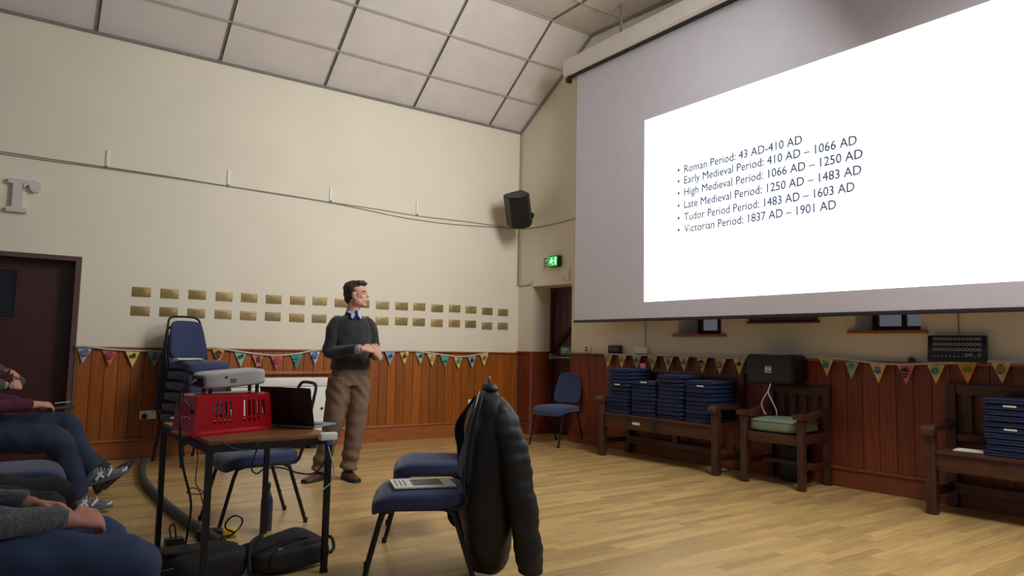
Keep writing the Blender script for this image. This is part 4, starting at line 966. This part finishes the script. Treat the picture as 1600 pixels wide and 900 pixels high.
def hand(bm,w,d,back,side,s=1,curl=.7,spread=.06):
    """w wrist, d towards the knuckles, back = out of the back of the hand, side +1: thumb to the right of d seen from the back"""
    d,_,n=frame(d,back); r=d.cross(n)*side
    w=V(w)
    loft(bm,[(w-d*.02*s,r*.026*s,n*.021*s),(w+d*.015*s,r*.029*s,n*.019*s),(w+d*.05*s,r*.040*s,n*.017*s),(w+d*.085*s,r*.042*s,n*.014*s),(w+d*.096*s,r*.036*s,n*.009*s)],16,2.4)
    for k in range(4):
        o=(1.5-k)*.0205; L=(.92,1.0,.95,.76)[k]; p=w+(d*(.082-abs(k-1)*.003)+r*o)*s
        a=0; pts=[p-d*.02*s,p]; base=(d+r*spread*(1.5-k)).normalized()
        for j,l in enumerate((.046,.028,.022)):
            a+=curl*(.75,1.0,.7)[j]; dr=base*math.cos(a)-n*math.sin(a); p=p+dr*l*L*s; pts.append(p)
        tube(bm,pts,[.0095*s,.0098*s,.0090*s,.0084*s,.0066*s],10,3)
    p=w+(d*.022+r*.026)*s; q=p+(d*.032+r*.028-n*.012)*s; e=q+(d*.030+r*.006-n*.014)*s; g=e+(d*.022-r*.006-n*.010)*s
    tube(bm,[w+(d*.008+r*.010)*s,p,q,e,g],[.014*s,.0145*s,.0125*s,.0105*s,.008*s],10,3)
def shoe(root,ankle,d,u=(0,0,1),L=.285,m=None,ms=None,boot=0,trim=None,W=.048,name='shoe'):
    """ankle joint centre; heel is behind it, sole .085 below it along u"""
    d,r,u=frame(d,u); a=V(ankle)
    P_=lambda x,z:a+d*x+u*z
    b=nb()
    pr=[(-.085,.030,.034),(-.07,.040,.05),(-.02,.043,.062),(.03,.045,.055),(.08,.047,.042),(.13,.048,.032),(.17,.042,.026),(.197,.032,.018)]
    k=(L-.085)/.2
    loft(b,[(P_(x*(k if x>0 else 1),-.078+h*.62),r*w*(W/.048),u*h*.62) for x,w,h in pr],20,2.5)
    tube(b,[P_(-.022,-.05),P_(-.012,-.005),P_(-.008,.02+boot)],[(.050,.042),(.046,.040),(.044,.040)],16,3,ref=d)
    o=wp(name,b,m,root); bake(o,voxel=.006,smooth=4)
    b=nb()
    loft(b,[(P_(x*(k if x>0 else 1),-.076+ (.006 if x>.16 else 0)),r*(w*(W/.048)+.005),u*.017) for x,w,h in [(-.094,.022,0)]+pr[1:]+[(.205,.026,0)]],18,3)
    wp('sole',b,ms,o)
    if trim:
        b=nb()
        for sx in (-1,1):
            for x0,x1 in ((.0,.05),(.05,.02),(.075,.11)):
                tube(b,[P_(x0*k,-.056)+r*sx*.046,P_((x0+x1)/2*k,-.035)+r*sx*.043,P_(x1*k,-.016)+r*sx*.030],[(.009,.004)]*3,8,2)
        tube(b,[P_(.165*k,-.056)+r*.040,P_(.190*k,-.053)+r*.024,P_(.198*k,-.052),P_(.190*k,-.053)-r*.024,P_(.165*k,-.056)-r*.040],.007,8,3)
        for q in range(4): tube(b,[P_((.045+.02*q)*k,.000-.012*q)+r*.018,P_((.05+.02*q)*k,.006-.012*q),P_((.045+.02*q)*k,.000-.012*q)-r*.018],.0025,6,2)
        wp('trim',b,trim,o)
    return o
def torso(bm,pel,chest,neck,lat_p,lat_s,fwd,ws,dp,k=1):
    """loft pelvis -> shoulders. ws: half widths, dp: half depths at five stations"""
    pel,chest,neck=V(pel),V(chest),V(neck); S=[]
    pts=crom([pel,pel.lerp(chest,.5),chest,chest.lerp(neck,.62),neck],3)
    n=len(pts)-1; W_=crom([V((a,b_,0)) for a,b_ in zip(ws,dp)],3)
    for i,p in enumerate(pts):
        u=i/n; lat=(V(lat_p).lerp(V(lat_s),u)).normalized(); t=(pts[min(i+1,n)]-pts[max(0,i-1)]).normalized(); dv=t.cross(lat).normalized()
        S.append((p,lat*W_[i].x*k,dv*W_[i].y*k))
    loft(bm,S,28,2.4)
def person(lab,loc,rz,pose,top,trou,shoes,hair,skinm,voxel=.0075,soles=None,trim=None,hands=None,build=1.0,cuff=None):
    """all joints in world position"""
    R=thing('person',lab,'person',loc,rz); g=pose
    lat=V(g['lat']).normalized()          # towards the person's right
    # continuous body
    b=nb(); C=V(g['head']); f,r,u=head_parts(b,C,g['look'],g.get('hup',(0,0,1)))
    tube(b,[C-f*.02-u*.05,C-f*.028-u*.11,V(g['neck'])],[.052,.054,.066],16,3)
    fd=g['fwd']
    torso(b,g['pel'],g['chest'],V(g['neck']),lat,g.get('lats',lat),fd,[.15,.14,.165,.15,.06],[.10,.10,.105,.085,.055],.92*build)
    for s in 'RL':
        sh,el,wr=[V(g[k+s]) for k in ('sh','el','wr')]
        sh0=sh.lerp(V(g['neck'])+V((0,0,-.10)),.42); tube(b,[sh0,sh.lerp(el,.2),sh.lerp(el,.55),el,el.lerp(wr,.4),wr],[.044,.050,.044,.038,.036,.026],14,3)
        hp,kn,an=[V(g[k+s]) for k in ('hip','kn','an')]
        tube(b,[hp,hp.lerp(kn,.5),kn,kn.lerp(an,.35),an],[.075,.066,.05,.046,.034],14,3)
        d,bk,sd_,cu=g['hand'+s]; hand(b,wr,d,bk,sd_,.98,cu)
    o=wp('body',b,skinm,R); bake(o,voxel=voxel*.72,smooth=2)
    # eyes, brows, lips, hair
    b=nb(); 
    for sx in (-1,1): ell(b,C+f*.0655+r*sx*.030+u*.003,(.010,.013,.0062),Matrix((f,r,u)).transposed(),2)
    wp('eye',b,mat('eye_white','#cfc8c0',.3,var=.02),R)
    b=nb(); 
    for sx in (-1,1): ell(b,C+f*.0735+r*sx*.030+u*.003,(.0035,.0056,.0056),Matrix((f,r,u)).transposed(),2)
    wp('iris',b,mat('iris_dark','#2a2420',.3),R)
    b=nb()
    for sx in (-1,1): tube(b,[C+f*.085+r*sx*.014+u*.022,C+f*.082+r*sx*.032+u*.028,C+f*.066+r*sx*.050+u*.023],[.003,.0042,.0025],6,3)
    wp('eyebrow',b,hair,R)
    b=nb(); M3=Matrix((f,r,u)).transposed(); ell(b,C+f*.0905-u*.056,(.010,.021,.0055),M3,2); ell(b,C+f*.089-u*.069,(.009,.018,.006),M3,2); wp('lips',b,mat('lip_tone','#a8655c',.5),R)
    b=nb()
    for q in g.get('hair',((-.026,0,.058,.096,.078,.072),(-.058,0,.005,.060,.073,.073),(.036,.012,.100,.052,.062,.026),(.054,-.02,.094,.036,.04,.024),(-.03,.055,.04,.055,.027,.06),(-.03,-.055,.04,.055,.027,.06),(-.07,0,-.045,.04,.055,.04))):
        ell(b,C+f*q[0]+r*q[1]+u*q[2],q[3:6],M3,3)
    o=wp('hair',b,hair,R); bake(o,voxel=.007,smooth=2,wr=.007,wrs=38)
    # top
    b=nb()
    torso(b,g['pel'],g['chest'],V(g['neck'])+V((0,0,.0)),lat,g.get('lats',lat),fd,[.180,.172,.186,.163,.066],[.130,.125,.124,.098,.062],build)
    for s in 'RL':
        sh,el,wr=[V(g[k+s]) for k in ('sh','el','wr')]; cw=wr.lerp(el,g.get('cuff',.10))
        sh0=sh.lerp(V(g['neck'])+V((0,0,-.10)),.42)+V((0,0,.012)); tube(b,[sh0,sh.lerp(sh0,.25)+V((0,0,.006)),sh.lerp(el,.22),sh.lerp(el,.55),el,el.lerp(cw,.5),cw],[.050,.058,.062,.059,.054,.048,.042],16,4)
    o=wp('top',b,top,R); bake(o,voxel=voxel,smooth=5,wr=.009,wrs=11)
    b=nb()
    for s in 'RL':
        el,wr=[V(g[k+s]) for k in ('el','wr')]; a=wr.lerp(el,g.get('cuff',.10)); tube(b,[a.lerp(el,.06),a.lerp(wr,.25 if not cuff else .6)],.040,16)
    if cuff: wp('cuff',b,cuff,R)
    else: b.free()
    b=nb(); loft(b,[(V(g['neck'])-V((0,0,.035)),lat*.085,V(fd).normalized()*.07),(V(g['neck'])+V((0,0,.0)),lat*.070,V(fd).normalized()*.062),(V(g['neck'])+V((0,0,.022)),lat*.064,V(fd).normalized()*.058)],20,2); wp('neckband',b,top,R)
    # trousers
    b=nb()
    pel=V(g['pel']); 
    torso(b,(V(g['hipR'])+V(g['hipL']))/2-V(g['trunk_up'])*.07,pel,pel+V(g['trunk_up'])*.10,lat,lat,fd,[.155,.165,.160,.150,.145],[.115,.122,.112,.100,.095],build)
    for s in 'RL':
        hp,kn,an=[V(g[k+s]) for k in ('hip','kn','an')]
        tube(b,[hp,hp.lerp(kn,.45),hp.lerp(kn,.85),kn,kn.lerp(an,.3),kn.lerp(an,.7),an+(kn-an)*.02],g.get('legr',[.095,.088,.075,.072,.070,.066,.062]),18,4)
    o=wp('trousers',b,trou,R); bake(o,voxel=voxel,smooth=4,wr=g.get('crease',.010),wrs=g.get('crs',12),fn=g.get('crumple'))
    for s in 'RL':
        shoe(R,V(g['an'+s]),g['foot'+s],g.get('footup'+s,(0,0,1)),m=shoes,ms=soles or m_black,trim=trim,boot=g.get('boot',.0),L=g.get('shoeL',.285))
    return R
m_hairb=mat('brown_hair','#3a281c',.6,var=.4,vs=60,bump=.3,bs=200); m_hairg=mat('grey_hair','#8d8880',.6,var=.3,vs=60,bump=.3,bs=200)
# --- the speaker standing by the wall
q=lambda x,y,Y: P(x,y,Y)
wrR=V((-3.335,-2.335,1.155)); wrL=V((-3.175,-2.33,1.085))
pose=dict(lat=(-1,.02,0),fwd=(0,-1,0),head=V((-3.318,-2.115,1.640)),look=(.80,-.60,.04),neck=(-3.335,-2.085,1.46),
 pel=(-3.335,-2.07,.965),chest=(-3.33,-2.075,1.235),
 shR=V((-3.495,-2.06,1.375)),elR=V((-3.545,-2.10,1.115)),wrR=wrR,shL=V((-3.165,-2.08,1.375)),elL=V((-3.120,-2.12,1.115)),wrL=wrL,
 handR=((.95,-.12,-.02),(-.10,-.75,.62),-1,.75),handL=((-.45,-.25,.55),(.45,-.85,-.15),1,.85),
 hipR=V((-3.425,-2.07,.89)),knR=V((-3.470,-2.075,.50)),anR=V((-3.555,-2.00,.085)),hipL=V((-3.245,-2.08,.89)),knL=V((-3.280,-2.12,.495)),anL=V((-3.325,-2.10,.085)),
 footR=(-.86,-.50,0),footL=(.04,-1,0),trunk_up=V((0,0,1)),boot=.03,shoeL=.275,cuff=.16,legr=[.105,.103,.092,.088,.080,.075,.074],
 crumple=lambda c: .010*math.sin((c.z+c.x*.3)*62)*max(0,1-max(0,c.z-.09)/.30) + .004*math.sin((c.z+c.x*1.2)*55)*max(0,1-abs(c.z-.78)/.2))
m_jum=mat('black_wool_jumper','#1b1a19',.85,var=.15,vs=30,bump=.3,bs=240,sheen=.3)
MAN=person('person in a black jumper and brown trousers standing with hands together by the wall',(-3.40,-2.07,0),0,pose,m_jum,mat('brown_cord_trousers','#6a5442',.8,var=.12,vs=8,bump=.2,bs=160),mat('brown_leather','#4a2f22',.4,var=.2,vs=12),m_hairb,mat('skin_pale','#cf9a86',.55,var=.06,vs=20,spec=.35),voxel=.0065,soles=mat('dark_sole','#1c1512',.6),cuff=mat('grey_blue_cuff','#8b93a0',.8),build=.97)

# shirt collar
nk=V((-3.335,-2.085,1.46)); b=nb()
for sx in (-1,1):
    G=[]
    for a,c,e in ((0,.066,.052),(.35,.070,.040),(.7,.074,.020),(.95,.074,-.005),(1.0,.060,-.030)):
        an=PI/2-a*PI*.98; x=sx*math.cos(an)*c*1.02; y=math.sin(an)*c*.92
        G.append([b.verts.new(nk+V((x*.86,y*.86,.062-.018*a))),b.verts.new(nk+V((x*1.15,y*1.15-.012*a,e-.012)))])
    for p_,q_ in zip(G,G[1:]): b.faces.new((p_[0],p_[1],q_[1],q_[0]))
    tip=[nk+V((sx*.008,-.062,.040)),nk+V((sx*.012,-.090,-.020)),nk+V((sx*.046,-.098,-.062)),nk+V((sx*.066,-.074,-.010))]
    b.faces.new([b.verts.new(q) for q in tip])
o=wp('shirt_collar',b,mat('pale_blue_cotton','#9db8e0',.75,var=.05,bump=.1),MAN); bake(o,solid=.006,sub=1)
b=nb(); tube(b,[nk+V((0,-.078,.030)),nk+V((0,-.092,.004)),nk+V((0,-.098,-.030))],[(.014,.008),(.014,.009),(.010,.006)],10,3); wp('tie',b,mat('navy_tie','#1c2238',.7),MAN)
# --- the seated row at the left
def seated(lab,y0,hx,k,top,trou,shoes,hair,sk,**kw):
    g=dict(lat=(0,-1,0),fwd=(1,0,0),head=V((hx+.06,y0,1.29)),look=(1,.05,.05),neck=(hx+.01,y0,1.12),pel=(hx-.02,y0,.62),chest=(hx-.04,y0,.90),
      shR=V((hx-.01,y0-.165,1.03)),shL=V((hx-.01,y0+.165,1.03)),hipR=V((hx+.02,y0-.09,.565)),hipL=V((hx+.02,y0+.09,.565)),trunk_up=V((-.1,0,1)),crease=.016,crs=9)
    g.update(k)
    return person(lab,(hx,y0,0),0,g,top,trou,shoes,hair,sk,voxel=.008,**kw)
m_navy=mat('navy_twill','#1c2740',.8,var=.2,vs=6,bump=.15,bs=200); m_jean=mat('blue_denim','#26395c',.8,var=.25,vs=5,bump=.2,bs=260)
m_char=mat('black_trouser_cloth','#17161c',.8,var=.2,vs=8,bump=.1,bs=200); m_flc=mat('grey_fleece','#4c4f57',.95,var=.28,vs=45,bump=.8,bs=120,sheen=.3)
m_hood=mat('grey_jersey','#46474b',.9,var=.12,vs=20,bump=.25,bs=200); m_mar=mat('maroon_knit','#4a1530',.9,var=.12,vs=30,bump=.3,bs=250)
m_sole=mat('grey_rubber','#5b5e63',.7,var=.15); m_dkgrey=mat('dark_grey_cotton','#26282e',.85,var=.15)
P4=seated('nearest seated person in a grey fleece and blue jeans with hands clasped',-5.33,-6.10,dict(
  elR=V((-5.99,-5.60,.70)),wrR=V((-5.60,-5.37,.615)),elL=V((-6.03,-5.07,.69)),wrL=V((-5.70,-5.16,.635)),
  handR=((.85,.42,-.10),(.35,-.55,.75),-1,.85),handL=((.93,-.32,-.12),(.10,.30,.95),1,.55),
  knR=V((-5.435,-5.45,.475)),anR=V((-5.40,-5.44,.085)),knL=V((-5.50,-5.15,.475)),anL=V((-5.45,-5.12,.085)),footR=(1,-.1,0),footL=(1,.1,0),cuff=.07,
  legr=[.105,.098,.090,.085,.078,.074,.072]),m_flc,m_jean,m_black,m_hairg,m_skin2,build=1.08)
P3=seated('seated person in black trousers and black trainers with pale soles',-4.22,-6.08,dict(
  elR=V((-6.24,-4.47,.72)),wrR=V((-6.03,-4.33,.64)),elL=V((-6.24,-3.97,.72)),wrL=V((-6.02,-4.13,.64)),
  handR=((.85,.4,-.1),(.1,-.2,.95),-1,.5),handL=((.85,-.4,-.1),(.1,.2,.95),1,.5),
  knR=V((-5.63,-4.28,.44)),anR=V((-5.62,-4.2,.085)),knL=V((-5.585,-4.02,.455)),anL=V((-5.54,-3.68,.285)),footR=(1,-.1,0),footL=(.95,-.1,-.12),hipR=V((-6.06,-4.30,.53)),hipL=V((-6.06,-4.13,.53)),
  legr=[.092,.085,.078,.074,.070,.064,.060]),m_char,m_char,mat('black_trainer','#16181d',.6,var=.2),m_hairg,m_skin,soles=mat('pale_rubber','#a9a79f',.6),trim=mat('trainer_grey','#7d8188',.6))
P2=seated('seated person in navy trousers, maroon cuff and grey trainers with crossed legs',-2.32,-6.14,dict(
  elR=V((-6.02,-2.60,.76)),wrR=V((-5.655,-2.26,.740)),elL=V((-6.05,-2.03,.80)),wrL=V((-5.72,-2.06,.735)),
  handR=((.9,.35,-.08),(.1,-.35,.9),-1,.9),handL=((.95,-.2,.0),(.05,.1,1),1,.75),
  knR=V((-5.535,-2.41,.515)),anR=V((-5.38,-2.40,.115)),knL=V((-5.50,-2.25,.595)),anL=V((-5.30,-2.33,.275)),footR=(1,0,0),footL=(.92,-.05,.28),footupL=(-.28,-.1,1),
  legr=[.105,.102,.095,.090,.085,.078,.070],cuff=.12),m_mar,m_navy,mat('trainer_mesh','#5c5f66',.7,var=.25,vs=50),m_hairg,m_skin,soles=m_sole,trim=mat('trainer_silver','#cfd2d4',.5))
P1=seated('seated person in a grey hooded top with folded arms, wristwatch and dark boots',-1.55,-6.06,dict(head=V((-6.10,-1.55,1.29)),neck=(-6.07,-1.55,1.12),
  elR=V((-6.00,-1.80,.86)),wrR=V((-5.80,-1.63,.835)),elL=V((-5.775,-1.40,.855)),wrL=V((-5.86,-1.55,.90)),
  handR=((.5,.85,.05),(.7,-.5,.35),-1,.6),handL=((.55,-.55,.35),(.5,.2,.85),1,.7),
  knR=V((-5.60,-1.72,.50)),anR=V((-5.225,-1.90,.16)),knL=V((-5.58,-1.62,.50)),anL=V((-5.16,-1.74,.16)),footR=(.70,-.08,.68),footL=(.72,.0,.68),footupR=(-.68,0,.70),footupL=(-.68,0,.70),boot=.06,cuff=.30),
  m_hood,m_dkgrey,mat('dark_suede','#231d1c',.8,var=.2),m_hairb,m_skin,soles=mat('brown_sole','#2a2120',.7),build=1.22)
# wristwatch and notebook
b=nb(); w=V((-5.835,-1.655,.838)); d=V((.75,.62,0)).normalized()
pts=[]; n=V((0,0,1)); s_=d.cross(n)
for k in range(17): a=2*PI*k/16; pts.append(w+n*math.cos(a)*.032+s_*math.sin(a)*.034)
tube(b,pts,[(.009,.0035)]*17,6,ref=d); wa=wp('wristwatch',b,m_black,P1)
b=nb(); lathe(b,[(.001,0),(.019,0),(.020,.004),(.018,.009),(.001,.009)],w+s_*.034,16,s_.to_track_quat('Z','Y').to_matrix().to_4x4()); wp('watch_face',b,mat('watch_steel','#9fa1a4',.3,metal=.7),wa)
t=thing('notebook','dark notebook resting on the navy lap under the writing hand','notebook',(-5.54,-2.17,.70),.15)
b=nb(); box(b,(0,0,0),(.20,.15,.010),Ry(-.09)); obj('cover',b,mat('dark_cover','#15171c',.6),t,False); b=nb(); box(b,(-.003,0,.006),(.19,.14,.004),Ry(-.09)); obj('pages',b,mat('grey_pages','#2c2e33',.7),t,False)
t=thing('pen','silver pen held over the notebook on the navy lap','pen',(-5.50,-2.16,.735)); b=nb(); tube(b,[(-.05,-.01,.004),(.045,.009,.010)],.0045,8); obj('barrel',b,mat('pen_silver','#9a9ca0',.3,metal=.6),t); b=nb(); tube(b,[(.045,.009,.010),(.055,.011,.0105)],[.0045,.0015],8); obj('nib',b,m_black,t)
# ------------------------------------------------------------------ light
scn.view_settings.view_transform='Standard'; scn.view_settings.look='None'; scn.view_settings.exposure=0; scn.view_settings.gamma=1
w=bpy.data.worlds.new('world'); scn.world=w; w.use_nodes=True
w.node_tree.nodes['Background'].inputs[0].default_value=(.80,.86,1,1); w.node_tree.nodes['Background'].inputs[1].default_value=.2
def area(name,loc,look,sx,sy,p,col):
    l=bpy.data.lights.new(name,'AREA'); l.shape='RECTANGLE'; l.size=sx; l.size_y=sy; l.energy=p; l.color=col
    o=bpy.data.objects.new(name,l); COL.objects.link(o); o.location=loc; o.rotation_euler=(V(look)-V(loc)).to_track_quat('-Z','Y').to_euler(); return o
key_fill=area('added_fill_light',(-1.3,-5.2,5.2),(-2.7,-.7,3.15),1.4,3.2,150,(.96,.985,1)); key_fill.data.spread=2.0  # added lamp, no real opening: brightens the side wall beyond the slide's reach

r2=area('added_fill_light',(-1.9,-6.9,5.2),(-1.5,-5.9,0),1.4,1.8,85,(1,.98,.95)); r2.data.spread=1.7  # second added lamp out of view, lifts the floor at the near right
scn.cycles.use_denoising=True; scn.cycles.max_bounces=8; scn.cycles.diffuse_bounces=5
